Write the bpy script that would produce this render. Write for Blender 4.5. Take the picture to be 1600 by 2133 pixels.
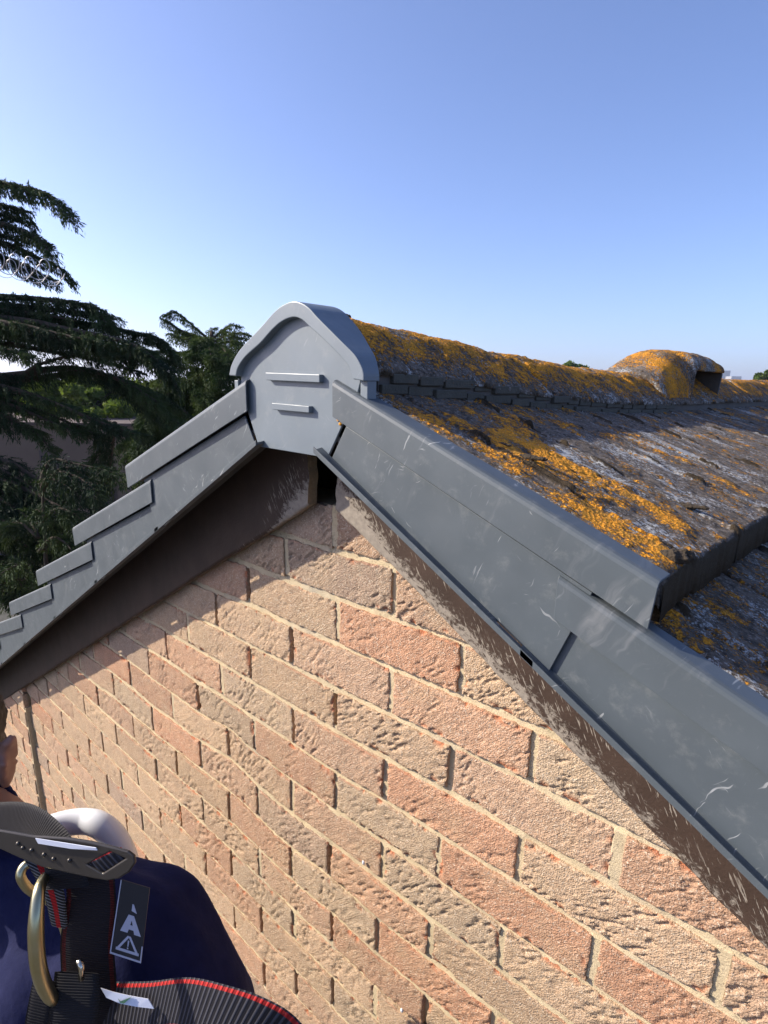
import bpy, bmesh, math, random
import numpy as np
from mathutils import Vector, Matrix

random.seed(7)
RNG = np.random.default_rng(11)
scene = bpy.context.scene
for o in list(bpy.data.objects):
    bpy.data.objects.remove(o)

# ------------------------------------------------------------------ camera
# world: x along the gable wall, y into the building, z up; wall face is y = 0
F_PX, PPX, PPY = 1242.2, 763.18, 1147.46          # focal length / principal point on a 1600 x 2133 frame
CAM = np.array([0.627384, -0.590339, 0.202054])
RM = np.array([[0.72070134, 0.69310107, 0.01415917],
               [0.19378551, -0.18180801, -0.96405032],
               [-0.66561006, 0.6975362, -0.26534222]])
cd = bpy.data.cameras.new('camera')
cam = bpy.data.objects.new('camera', cd)
scene.collection.objects.link(cam)
scene.camera = cam
cd.sensor_fit = 'HORIZONTAL'
cd.sensor_width = 36.0
cd.lens = 36.0 * F_PX / 1600.0
cd.shift_x = (800.0 - PPX) / 1600.0
cd.shift_y = (PPY - 1066.5) / 1600.0
cd.clip_start = 0.02
cd.clip_end = 20000.0
cr, cu, cb = RM[0], -RM[1], -RM[2]
cam.matrix_world = Matrix(((cr[0], cu[0], cb[0], CAM[0]), (cr[1], cu[1], cb[1], CAM[1]),
                           (cr[2], cu[2], cb[2], CAM[2]), (0, 0, 0, 1)))
scene.render.resolution_x = 768
scene.render.resolution_y = 1024

# ------------------------------------------------------------------ sky, sun, exposure
SUN_VEC = Vector((-0.132, -0.085, 0.092)).normalized()      # towards the sun
SUN_EL = math.asin(SUN_VEC.z)
world = bpy.data.worlds.new('World')
scene.world = world
world.use_nodes = True
wn = world.node_tree
bg = wn.nodes['Background']
sky = wn.nodes.new('ShaderNodeTexSky')
sky.sky_type = 'NISHITA'
sky.sun_disc = False
sky.sun_elevation = SUN_EL
sky.sun_rotation = math.atan2(SUN_VEC.x, SUN_VEC.y)
sky.air_density = 0.7
sky.dust_density = 1.5
sky.ozone_density = 5.0
wb = wn.nodes.new('ShaderNodeMix')            # the phone's slightly magenta white balance
wb.data_type = 'RGBA'
wb.blend_type = 'MULTIPLY'
wb.inputs['Factor'].default_value = 1.0
wb.inputs[7].default_value = (1.12, 1.0, 1.05, 1.0)
wn.links.new(sky.outputs[0], wb.inputs[6])
wn.links.new(wb.outputs[2], bg.inputs[0])
bg.inputs[1].default_value = 0.13
sd = bpy.data.lights.new('sun', 'SUN')
sd.energy = 4.3
sd.angle = math.radians(0.5)
sd.color = (1.0, 0.92, 0.785)
sun = bpy.data.objects.new('sun', sd)
scene.collection.objects.link(sun)
sun.rotation_euler = (-SUN_VEC).to_track_quat('-Z', 'Y').to_euler()
scene.view_settings.view_transform = 'Standard'
scene.view_settings.look = 'None'
scene.view_settings.gamma = 1.0
scene.view_settings.use_curve_mapping = False
scene.view_settings.exposure = 1.0

# ------------------------------------------------------------------ helpers
COL = scene.collection


def ray(u, v):
    return RM.T @ np.array([(u - PPX) / F_PX, (v - PPY) / F_PX, 1.0])


def at(u, v, Y):
    d = ray(u, v)
    return CAM + d * (Y - CAM[1]) / d[1]


def cp(u, v, depth):
    return CAM + ray(u, v) * depth


def hash3(i, j, k):
    h = (i.astype(np.int64) * 374761393 + j.astype(np.int64) * 668265263 + k.astype(np.int64) * 2147483647) & 0x7fffffff
    h = ((h ^ (h >> 13)) * 1274126177) & 0x7fffffff
    h = ((h ^ (h >> 16)) * 974634533) & 0x7fffffff
    return ((h ^ (h >> 15)) & 0xffff) / 65535.0


def vnoise(p):
    p = np.asarray(p, float)
    f = np.floor(p)
    t = p - f
    t = t * t * (3 - 2 * t)
    i, j, k = f[..., 0].astype(np.int64), f[..., 1].astype(np.int64), f[..., 2].astype(np.int64)
    r = 0
    for a in (0, 1):
        wa = t[..., 0] if a else 1 - t[..., 0]
        for b in (0, 1):
            wb = t[..., 1] if b else 1 - t[..., 1]
            for c in (0, 1):
                wc = t[..., 2] if c else 1 - t[..., 2]
                r = r + wa * wb * wc * hash3(i + a, j + b, k + c)
    return r


def fbm(p, octs=4, gain=0.5):
    p = np.asarray(p, float)
    s, a, n = 0, 1.0, 0
    for o in range(octs):
        s = s + a * vnoise(p * (2 ** o) + 17.3 * o)
        n += a
        a *= gain
    return s / n


def sstep(a, b, x):
    t = np.clip((x - a) / (b - a), 0, 1)
    return t * t * (3 - 2 * t)


def grid_faces(nu, nv, off=0, flip=False):
    a = np.arange(nu - 1)[:, None] * nv + np.arange(nv - 1)[None, :]
    a = a.ravel() + off
    q = np.stack([a, a + nv, a + nv + 1, a + 1], 1)
    return q[:, ::-1] if flip else q


def mesh(name, verts, faces, mats=None, smooth=False, attrs=None, fix=False):
    me = bpy.data.meshes.new(name)
    verts = np.asarray(verts, float)
    if isinstance(faces, np.ndarray) and faces.ndim == 2:
        n, k = faces.shape
        me.vertices.add(len(verts))
        me.vertices.foreach_set('co', verts.ravel())
        me.loops.add(n * k)
        me.loops.foreach_set('vertex_index', np.ascontiguousarray(faces, dtype=np.int32).ravel())
        me.polygons.add(n)
        me.polygons.foreach_set('loop_start', np.arange(0, n * k, k, dtype=np.int32))
        me.update(calc_edges=True)
    else:
        me.from_pydata([tuple(v) for v in verts], [], [tuple(int(i) for i in f) for f in faces])
        me.update()
    if fix:
        bm = bmesh.new()
        bm.from_mesh(me)
        bmesh.ops.recalc_face_normals(bm, faces=bm.faces)
        bm.to_mesh(me)
        bm.free()
    if smooth:
        me.polygons.foreach_set('use_smooth', np.ones(len(me.polygons), dtype=bool))
    if attrs:
        for an, arr in attrs.items():
            arr = np.asarray(arr, float)
            if arr.ndim == 1:
                a = me.attributes.new(an, 'FLOAT', 'POINT')
                a.data.foreach_set('value', arr)
            else:
                a = me.attributes.new(an, 'FLOAT_COLOR', 'POINT')
                a.data.foreach_set('color', np.c_[arr, np.ones(len(arr))].ravel())
    if mats is not None:
        me.materials.append(mats)
    return me


def add(name, me, parent=None, loc=None):
    o = bpy.data.objects.new(name, me)
    COL.objects.link(o)
    if parent is not None:
        o.parent = parent
    if loc is not None:
        o.location = loc
    return o


def thing(name, label, cat, group=None, loc=(0, 0, 0)):
    o = add(name, None, None, loc)
    o['label'] = label
    o['category'] = cat
    if group:
        o['group'] = group
    return o


def tag(o, label, cat, group=None):
    o['label'] = label
    o['category'] = cat
    if group:
        o['group'] = group
    return o


class MB:
    """collects boxes, tubes and extrusions into one mesh"""
    def __init__(self):
        self.v, self.f = [], []

    def add(self, vs, fs):
        o = len(self.v)
        self.v += [tuple(map(float, q)) for q in vs]
        self.f += [tuple(int(i) + o for i in f) for f in fs]
        return self

    def box(self, x0, x1, y0, y1, z0, z1):
        vs = [(x, y, z) for x in (x0, x1) for y in (y0, y1) for z in (z0, z1)]
        return self.add(vs, [(0, 1, 3, 2), (4, 6, 7, 5), (0, 4, 5, 1), (2, 3, 7, 6), (0, 2, 6, 4), (1, 5, 7, 3)])

    def hexa(self, pts):      # 4 bottom + 4 top
        return self.add(pts, [(0, 3, 2, 1), (4, 5, 6, 7), (0, 1, 5, 4), (1, 2, 6, 5), (2, 3, 7, 6), (3, 0, 4, 7)])

    def prism(self, A, B):    # two matching closed polygons
        n = len(A)
        fs = [tuple(range(n))[::-1], tuple(range(n, 2 * n))]
        fs += [(i, (i + 1) % n, n + (i + 1) % n, n + i) for i in range(n)]
        return self.add(list(A) + list(B), fs)

    def tube(self, pts, rad, seg=10, closed=False, caps=True):
        pts = [np.asarray(p, float) for p in pts]
        n = len(pts)
        rads = rad if hasattr(rad, '__len__') else [rad] * n
        up = None
        vs = []
        for i in range(n):
            a = pts[(i - 1) % n] if (closed or i > 0) else pts[i]
            b = pts[(i + 1) % n] if (closed or i < n - 1) else pts[i]
            t = b - a
            t = t / (np.linalg.norm(t) + 1e-12)
            if up is None:
                up = np.array([0, 0, 1.0]) if abs(t[2]) < 0.9 else np.array([1.0, 0, 0])
            s = np.cross(t, up)
            s /= np.linalg.norm(s) + 1e-12
            up = np.cross(s, t)
            for k in range(seg):
                an = 2 * math.pi * k / seg
                vs.append(pts[i] + rads[i] * (math.cos(an) * s + math.sin(an) * up))
        fs = []
        m = n if closed else n - 1
        for i in range(m):
            for k in range(seg):
                a, b = i * seg + k, i * seg + (k + 1) % seg
                c, d = ((i + 1) % n) * seg + (k + 1) % seg, ((i + 1) % n) * seg + k
                fs.append((a, b, c, d))
        if caps and not closed:
            fs.append(tuple(range(seg))[::-1])
            fs.append(tuple(range((n - 1) * seg, n * seg)))
        return self.add(vs, fs)

    def build(self, name, mat, parent=None, smooth=False, bevel=0, fix=True):
        o = add(name, mesh(name, np.array(self.v), self.f, mat, smooth, None, fix), parent)
        if bevel:
            m = o.modifiers.new('bevel', 'BEVEL')
            m.width = bevel
            m.segments = 2
            m.limit_method = 'ANGLE'
            m.angle_limit = math.radians(35)
        return o


def spline(pts, n):
    """Catmull-Rom resample"""
    P = np.asarray(pts, float)
    P = np.vstack([2 * P[0] - P[1], P, 2 * P[-1] - P[-2]])
    out = []
    segs = len(P) - 3
    for q in np.linspace(0, segs - 1e-9, n):
        i = int(q)
        t = q - i
        a, b, c, d = P[i], P[i + 1], P[i + 2], P[i + 3]
        out.append(0.5 * (2 * b + (c - a) * t + (2 * a - 5 * b + 4 * c - d) * t * t + (3 * b - 3 * c + d - a) * t ** 3))
    return np.array(out)


# ------------------------------------------------------------------ material helpers
class NT:
    def __init__(self, name):
        self.m = bpy.data.materials.new(name)
        self.m.use_nodes = True
        self.t = self.m.node_tree
        self.b = self.t.nodes['Principled BSDF']
        self.out = self.t.nodes['Material Output']

    def n(self, typ, **kw):
        nd = self.t.nodes.new(typ)
        for k, v in kw.items():
            setattr(nd, k, v)
        return nd

    def put(self, sock, val):
        if hasattr(val, 'links') or isinstance(val, bpy.types.NodeSocket):
            self.t.links.new(val, sock)
        elif isinstance(val, (tuple, list)):
            sock.default_value = (*val, 1.0) if len(val) == 3 and sock.type == 'RGBA' else val
        else:
            sock.default_value = val

    def pos(self):
        return self.n('ShaderNodeNewGeometry').outputs['Position']

    def mapping(self, vec, scale=(1, 1, 1), rot=(0, 0, 0), loc=(0, 0, 0)):
        nd = self.n('ShaderNodeMapping')
        self.put(nd.inputs['Vector'], vec)
        nd.inputs['Scale'].default_value = scale
        nd.inputs['Rotation'].default_value = rot
        nd.inputs['Location'].default_value = loc
        return nd.outputs[0]

    def noise(self, vec, scale, detail=4, rough=0.55, out='Fac', dist=0.0):
        nd = self.n('ShaderNodeTexNoise')
        self.put(nd.inputs['Vector'], vec)
        nd.inputs['Scale'].default_value = scale
        nd.inputs['Detail'].default_value = detail
        nd.inputs['Roughness'].default_value = rough
        nd.inputs['Distortion'].default_value = dist
        return nd.outputs[out]

    def voro(self, vec, scale, feature='F1', out='Distance', rnd=1.0):
        nd = self.n('ShaderNodeTexVoronoi', feature=feature)
        self.put(nd.inputs['Vector'], vec)
        nd.inputs['Scale'].default_value = scale
        nd.inputs['Randomness'].default_value = rnd
        return nd.outputs[out]

    def ramp(self, fac, lo, hi, a=0.0, b=1.0):
        nd = self.n('ShaderNodeMapRange', interpolation_type='SMOOTHSTEP')
        self.put(nd.inputs[0], fac)
        for k, v in zip((1, 2, 3, 4), (lo, hi, a, b)):
            nd.inputs[k].default_value = v
        return nd.outputs[0]

    def math(self, op, a, b=0.0, clamp=False):
        nd = self.n('ShaderNodeMath', operation=op, use_clamp=clamp)
        self.put(nd.inputs[0], a)
        self.put(nd.inputs[1], b)
        return nd.outputs[0]

    def mix(self, fac, a, b, mode='MIX'):
        nd = self.n('ShaderNodeMix', data_type='RGBA', blend_type=mode)
        self.put(nd.inputs['Factor'], fac)
        self.put(nd.inputs[6], a)
        self.put(nd.inputs[7], b)
        return nd.outputs[2]

    def attr(self, name, out='Fac'):
        return self.n('ShaderNodeAttribute', attribute_name=name).outputs[out]

    def bump(self, h, strength=0.5, dist=0.002, prev=None):
        nd = self.n('ShaderNodeBump')
        self.put(nd.inputs['Height'], h)
        nd.inputs['Strength'].default_value = strength
        nd.inputs['Distance'].default_value = dist
        if prev is not None:
            self.put(nd.inputs['Normal'], prev)
        return nd.outputs[0]

    def set(self, color=None, rough=None, normal=None, spec=None, metal=None, **kw):
        for nm, v in (('Base Color', color), ('Roughness', rough), ('Normal', normal), ('Specular IOR Level', spec), ('Metallic', metal)):
            if v is not None:
                self.put(self.b.inputs[nm], v)
        return self.m


M = {}


def mat_brick():
    k = NT('brick_face')
    p = k.pos()
    oc = k.n('ShaderNodeObjectInfo').outputs['Color']
    n1 = k.noise(p, 28, 5, 0.6)
    n2 = k.noise(p, 260, 3, 0.6)
    v = k.voro(p, 480, out='Distance')
    sand = k.ramp(k.voro(p, 620, out='Color'), 0.72, 0.86)
    c = k.mix(k.ramp(n1, 0.3, 0.72), oc, k.mix(1.0, oc, (1.22, 1.2, 1.16), 'MULTIPLY'))
    c = k.mix(k.ramp(k.noise(p, 9, 4, 0.6), 0.45, 0.72, 0, 0.45), c, (0.43, 0.318, 0.20))
    c = k.mix(k.math('MULTIPLY', k.ramp(n2, 0.48, 0.66), 0.55), c, k.mix(1.0, c, (0.60, 0.52, 0.47), 'MULTIPLY'))
    c = k.mix(k.math('MULTIPLY', sand, 0.55), c, (0.62, 0.53, 0.41))
    chip = k.attr('chip')
    c = k.mix(chip, c, k.mix(k.noise(p, 300, 2), (0.30, 0.07, 0.025), (0.52, 0.16, 0.06)))
    moss = k.ramp(k.noise(p, 16, 4, 0.7), 0.66, 0.78, 0, 0.55)
    c = k.mix(moss, c, (0.15, 0.13, 0.08))
    bp = k.bump(k.math('ADD', k.noise(p, 700, 3, 0.7), k.math('MULTIPLY', v, 0.9)), 0.85, 0.0014)
    gm = k.mapping(p, (1, 1, 1), (0, math.radians(45), 0))
    gm = k.mapping(gm, (40, 60, 330))
    g = k.noise(gm, 1.0, 3, 0.6)
    patch = k.ramp(k.noise(p, 20, 2), 0.38, 0.6)
    bp = k.bump(k.math('MULTIPLY', k.ramp(g, 0.46, 0.62), patch), 0.4, 0.0012, bp)
    M['brick'] = k.set(c, 0.92, bp, 0.15)


def mat_mortar():
    k = NT('sandy_mortar')
    p = k.pos()
    c = k.mix(k.noise(p, 60, 4), (0.43, 0.335, 0.20), (0.60, 0.49, 0.32))
    c = k.mix(k.ramp(k.noise(p, 7, 3), 0.52, 0.75, 0, 0.7), c, (0.34, 0.30, 0.235))
    c = k.mix(k.ramp(k.noise(p, 24, 4, 0.7), 0.62, 0.74, 0, 0.6), c, (0.17, 0.15, 0.085))
    c = k.mix(k.ramp(k.voro(p, 500, out='Color'), 0.8, 0.9, 0, 0.5), c, (0.22, 0.16, 0.11))
    bp = k.bump(k.noise(p, 420, 4, 0.7), 0.7, 0.002)
    M['mortar'] = k.set(c, 0.95, bp, 0.1)


def mat_plastic(name, base, rough, scuff):
    k = NT(name)
    p = k.pos()
    c = k.mix(k.ramp(k.noise(p, 14, 5, 0.6), 0.35, 0.75, 0, 0.5), base, tuple(q * 1.22 for q in base))
    # chalky scuffs: long thin strokes at two angles, only in patches
    w = k.n('ShaderNodeVectorMath', operation='ADD')
    k.put(w.inputs[0], p)
    nz = k.n('ShaderNodeVectorMath', operation='SCALE')
    k.put(nz.inputs[0], k.noise(p, 30, 2, out='Color'))
    nz.inputs['Scale'].default_value = 0.02
    k.put(w.inputs[1], nz.outputs[0])
    tot = None
    for i, (ang, sx, sz, lo, pl) in enumerate(((58, 30, 300, 0.665, 0.565), (20, 46, 400, 0.675, 0.58), (-42, 38, 360, 0.68, 0.57))):
        m1 = k.mapping(w.outputs[0], (1, 1, 1), (0, math.radians(ang), 0), (i * 3.1, 0, i * 1.7))
        m1 = k.mapping(m1, (sx, 20, sz))
        s = k.ramp(k.noise(m1, 1.0, 2, 0.5), lo, lo + 0.06)
        pm = k.ramp(k.noise(k.mapping(p, (1, 1, 1), (0, 0, 0), (i * 5.3, 1, 2)), 11, 3), pl - 0.06, pl + 0.1)
        s = k.math('MULTIPLY', s, pm)
        tot = s if tot is None else k.math('MAXIMUM', tot, s)
    c = k.mix(k.math('MULTIPLY', tot, scuff), c, (0.36, 0.37, 0.37))
    sm = k.mapping(k.mapping(w.outputs[0], (1, 1, 1), (0, math.radians(62), 0)), (7, 7, 60))
    smear = k.math('MULTIPLY', k.ramp(k.noise(sm, 1.0, 4, 0.6), 0.56, 0.78), k.ramp(k.noise(p, 6, 2), 0.48, 0.62))
    c = k.mix(k.math('MULTIPLY', smear, 0.30), c, (0.30, 0.30, 0.30))
    dust = k.ramp(k.noise(p, 45, 5, 0.7), 0.52, 0.8, 0, 0.25)
    c = k.mix(dust, c, (0.30, 0.30, 0.28))
    r = k.ramp(k.noise(p, 25, 4), 0.3, 0.7, rough - 0.05, rough + 0.09)
    bp = k.bump(k.noise(p, 900, 2), 0.10, 0.0006)
    return k.set(c, r, bp, 0.5)


def mat_board():
    k = NT('peeling_brown_paint')
    p = k.pos()
    base = k.mix(k.noise(p, 18, 4), (0.028, 0.018, 0.013), (0.074, 0.046, 0.033))
    peel = k.attr('peel')
    n = k.noise(k.mapping(k.mapping(p, (1, 1, 1), (0, math.radians(-30), 0)), (.55, 1, 1.2)), 120, 6, 0.75, dist=0.8)
    n2 = k.noise(p, 170, 4, 0.7)
    f = k.math('ADD', k.math('MULTIPLY', n, 0.65), k.math('MULTIPLY', n2, 0.35))
    thr = k.math('ADD', f, k.math('MULTIPLY', peel, 0.36))
    mk = k.ramp(thr, 0.62, 0.74)
    # fine scratches
    m1 = k.mapping(k.mapping(p, (1, 1, 1), (0, math.radians(-62), 0)), (60, 60, 480))
    sc = k.math('MULTIPLY', k.ramp(k.noise(m1, 1, 2), 0.60, 0.66), k.ramp(k.noise(p, 16, 3), 0.36, 0.55))
    mk = k.math('MAXIMUM', mk, k.math('MULTIPLY', sc, k.ramp(peel, -.22, -.05)))
    wood = k.mix(k.noise(p, 130, 4), (0.15, 0.125, 0.10), (0.38, 0.325, 0.26))
    c = k.mix(mk, base, wood)
    c = k.mix(k.math('MULTIPLY', k.attr('raw'), 1.0), c, k.mix(k.noise(p, 200, 3), (0.18, 0.13, 0.075), (0.42, 0.32, 0.20)))
    r = k.ramp(mk, 0, 1, 0.6, 0.9)
    bp = k.bump(k.math('SUBTRACT', k.noise(p, 300, 3), mk), 0.5, 0.0008)
    M['board'] = k.set(c, r, bp, 0.22)


def mat_roof():
    k = NT('lichened_concrete')
    p = k.pos()
    cov = k.n('ShaderNodeSeparateColor')
    k.put(cov.inputs[0], k.attr('cover', 'Color'))
    orange, white, moss = cov.outputs[0], cov.outputs[1], cov.outputs[2]  # third channel: moss, plus the shade painted on tile noses
    n = k.noise(p, 90, 6, 0.7)
    fine = k.noise(p, 420, 4, 0.7)
    conc = k.mix(k.ramp(n, 0.3, 0.7), (0.038, 0.031, 0.025), (0.185, 0.152, 0.122))
    conc = k.mix(k.ramp(k.voro(p, 430, out='Color'), 0.7, 0.85, 0, 0.6), conc, (0.30, 0.27, 0.25))
    om = k.ramp(k.math('ADD', orange, k.math('MULTIPLY', k.math('SUBTRACT', k.noise(p, 170, 6, 0.8), 0.5), 2.0)), 0.45, 0.58)
    wm = k.ramp(k.math('ADD', white, k.math('MULTIPLY', k.math('SUBTRACT', k.noise(p, 210, 6, 0.78), 0.5), 1.7)), 0.47, 0.56)
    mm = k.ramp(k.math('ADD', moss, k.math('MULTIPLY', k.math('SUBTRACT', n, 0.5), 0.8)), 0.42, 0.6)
    oc = k.mix(k.ramp(fine, 0.3, 0.7), (0.54, 0.185, 0.012), (0.92, 0.42, 0.045))
    oc = k.mix(k.ramp(k.noise(p, 35, 3), 0.45, 0.70, 0, 0.55), oc, (0.34, 0.20, 0.045))
    oc = k.mix(k.ramp(k.noise(p, 600, 2), 0.52, 0.66, 0, 0.65), oc, (0.10, 0.06, 0.02))
    wc = k.mix(fine, (0.26, 0.26, 0.25), (0.56, 0.56, 0.54))
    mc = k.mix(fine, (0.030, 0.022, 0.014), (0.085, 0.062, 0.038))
    c = k.mix(wm, conc, wc)
    c = k.mix(om, c, oc)
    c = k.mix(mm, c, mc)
    h = k.math('ADD', k.math('MULTIPLY', om, k.math('ADD', k.voro(p, 260), 0.35)), k.math('MULTIPLY', fine, 0.7))
    bp = k.bump(h, 0.9, 0.0035)
    M['roof'] = k.set(c, 0.95, bp, 0.15)


def simple(name, col, rough=0.6, metal=0.0, var=0.0, vs=20, bump=0.0, bs=200, spec=0.5):
    k = NT(name)
    if var or bump:
        p = k.pos()
    c = col
    if var:
        c = k.mix(k.noise(p, vs, 4), tuple(q * (1 - var) for q in col), tuple(min(1, q * (1 + var)) for q in col))
    bp = k.bump(k.noise(p, bs, 3), bump, 0.002) if bump else None
    return k.set(c, rough, bp, spec, metal)


def mat_leaf(name, a, b, trans=0.25):
    k = NT(name)
    p = k.pos()
    c = k.mix(k.ramp(k.noise(p, 0.9, 4, 0.65), 0.35, 0.65), a, b)
    k.set(c, 0.75, None, 0.12)
    tr = k.n('ShaderNodeBsdfTranslucent')
    k.put(tr.inputs[0], k.mix(1.0, c, (1.2, 1.25, 0.5), 'MULTIPLY'))
    mx = k.n('ShaderNodeMixShader')
    mx.inputs[0].default_value = trans
    k.t.links.new(k.b.outputs[0], mx.inputs[1])
    k.t.links.new(tr.outputs[0], mx.inputs[2])
    k.t.links.new(mx.outputs[0], k.out.inputs[0])
    return k.m


def mat_webbing(name, base, rib, stripe=None, edges=False, period=900.0):
    """woven strap: ribs across it, coloured stripe down the middle or along both edges (UV: x along in m, y across 0..1)"""
    k = NT(name)
    uv = k.n('ShaderNodeUVMap', uv_map='UVMap').outputs[0]
    sep = k.n('ShaderNodeSeparateXYZ')
    k.put(sep.inputs[0], uv)
    x, y = sep.outputs[0], sep.outputs[1]
    s = k.math('SINE', k.math('MULTIPLY', x, period * 2 * math.pi))
    r = k.ramp(s, -0.2, 0.9)
    c = k.mix(k.math('MULTIPLY', r, 0.5), base, rib)
    if stripe:
        d = k.math('ABSOLUTE', k.math('SUBTRACT', y, 0.5))
        m = k.ramp(d, 0.385, 0.40) if edges else k.ramp(d, 0.14, 0.12)
        if edges:
            m = k.math('MULTIPLY', m, k.ramp(d, 0.475, 0.455))
        c = k.mix(m, c, k.mix(r, tuple(q * 0.5 for q in stripe), stripe))
    bp = k.bump(r, 0.7, 0.0012)
    return k.set(c, 0.7, bp, 0.25)


mat_brick()
mat_mortar()
mat_board()
mat_roof()
M['plastic'] = mat_plastic('grey_verge_plastic', (0.074, 0.088, 0.098), 0.44, .85)
M['cap'] = mat_plastic('grey_cap_plastic', (0.136, 0.163, 0.186), 0.45, 0.35)
M['cement'] = simple('fibre_cement', (0.10, 0.09, 0.08), 0.9, var=0.4, bump=0.4)
M['dark_timber'] = simple('dark_timber', (0.05, 0.035, 0.025), 0.9, var=0.3)

# ================================================================== THE HOUSE
GROUND_Z = -7.0
SLOPE = 0.566
house = thing('brick_house', 'buff brick gable house with lichened tile roof and grey plastic verge trim', 'house', loc=(0, 0, GROUND_Z))


def part(o, parent, label=None):
    o.parent = parent
    if parent is house:
        o.matrix_parent_inverse = Matrix.Translation((0, 0, -GROUND_Z))
    if label:
        o['label'] = label
    return o


# ---- brick lattice as it was laid (course, bond index, where that perpend sits in the photograph)
PERP = [(0, 0, 695, 1101), (1, -.5, 594, 1162), (1, .5, 820, 1236), (2, 0, 704, 1296.5), (2, 1, 962, 1395.5), (3, -.5, 607, 1346), (3, .5, 817, 1442),
        (4, 0, 697, 1480), (4, 1, 941, 1603), (5, -.5, 613.6, 1515), (5, .5, 801.5, 1625), (5, 1.5, 1083, 1792), (6, 0, 699.4, 1652.5), (6, 1, 909, 1785.5),
        (7, -.5, 605.4, 1662), (7, .5, 796.8, 1800), (7, 1.5, 1042, 1979), (8, 0, 682.4, 1788.6), (8, 1, 885, 1951.5), (9, .5, 786, 1954), (9, -.5, 606.8, 1802.4),
        (10, 1, 866, 2097), (4, 2, 1285, 1789), (6, 2, 1235.6, 2003.8), (5, 2.5, 1501, 2037), (3, 1.5, 1112.6, 1577.8), (2, -1, 516, 1215), (3, -1.5, 451, 1270),
        (4, -1, 518.8, 1382.5), (4, -2, 390, 1310), (5, -2.5, 345, 1345), (5, -1.5, 460.5, 1417.5), (6, -3, 310, 1382.5), (6, -2, 413.8, 1457.5), (6, -1, 528, 1532.5),
        (7, -1.5, 476, 1547), (7, -2.5, 360, 1474), (7, -3.5, 270, 1405), (8, -3, 317.5, 1500), (8, -4, 236, 1427.5), (9, -3.5, 277.5, 1517.5), (10, -4, 243, 1532), (9, -4.5, 202.5, 1452)]
LAT = np.array([[i * .225, -k * .075] for k, i, u, v in PERP])
OBS = np.array([at(u, v, 0)[[0, 2]] for k, i, u, v in PERP])
DEV = np.clip(OBS - LAT, -0.02, 0.02)


def warp(x, z):
    q = np.stack([np.asarray(x, float), np.asarray(z, float)], -1)
    d2 = ((q[..., None, :] - LAT) ** 2).sum(-1)
    w = 1.0 / (d2 + 0.045 ** 2) ** 1.5
    w0 = 1.0 / (0.5 ** 3)
    dv = (w[..., None] * DEV).sum(-2) / (w.sum(-1) + w0)[..., None]
    return q[..., 0] + dv[..., 0], q[..., 1] + dv[..., 1]


PIER_X, PIER_D = -1.715, 0.018
gable = MB()
gp = [(-4.2, GROUND_Z), (3.9, GROUND_Z), (3.9, -2.05), (0.32, 0.03), (-0.32, 0.03), (-4.2, -2.2)]
gable.prism([(x, 0.011, z) for x, z in gp], [(x, 0.11, z) for x, z in gp])
gable.box(-4.2, PIER_X - 0.006, 0.011 - PIER_D, 0.0105, GROUND_Z, -2.28)
gable.prism([(x, 0.011 - PIER_D, z) for x, z in [(-4.2, -2.28), (PIER_X - .006, -2.28), (PIER_X - .006, -0.93), (-4.2, -2.27)]],
            [(x, 0.0105, z) for x, z in [(-4.2, -2.28), (PIER_X - .006, -2.28), (PIER_X - .006, -0.93), (-4.2, -2.27)]])
gable.box(PIER_X - .02, PIER_X + .009, -.0145, .0105, GROUND_Z, -1.0)
wall = part(gable.build('gable_wall', M['mortar']), house)
wall['label'] = 'weathered buff and pink brick gable wall with sandy mortar'

# palette of facing bricks: buff sand-faced, pink, grey-brown, orange
PAL = [((0.4056, 0.2855, 0.1875), 5), ((0.3952, 0.263, 0.1757), 4), ((0.4056, 0.2508, 0.1619), 3), ((0.416, 0.2365, 0.148), 1.8), ((0.3848, 0.2855, 0.1934), 3), ((0.3432, 0.2467, 0.1777), 1.5), ((0.4212, 0.2977, 0.1925), 4)]
PW = np.array([w for c, w in PAL])
PW /= PW.sum()
FIXED = {(2, 0): 3, (3, 0.5): 2, (2, -1): 0, (1, -.5): 5, (3, -.5): 1, (4, 0): 0, (5, .5): 3, (6, 1): 3, (7, 1.5): 0, (5, -.5): 1, (4, 1): 1, (6, 0): 4, (3, 1.5): 4, (5, 1.5): 0,
         (4, 2): 2, (6, 2): 3, (8, -4): 4, (9, -.5): 4, (8, 1): 0, (7, .5): 4, (7, -.5): 1, (8, 0): 2, (2, 1): 6, (0, 0): 1, (0, -1): 5, (6, -3): 2, (7, -3.5): 2, (9, .5): 3, (1, .5): 1}


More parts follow.
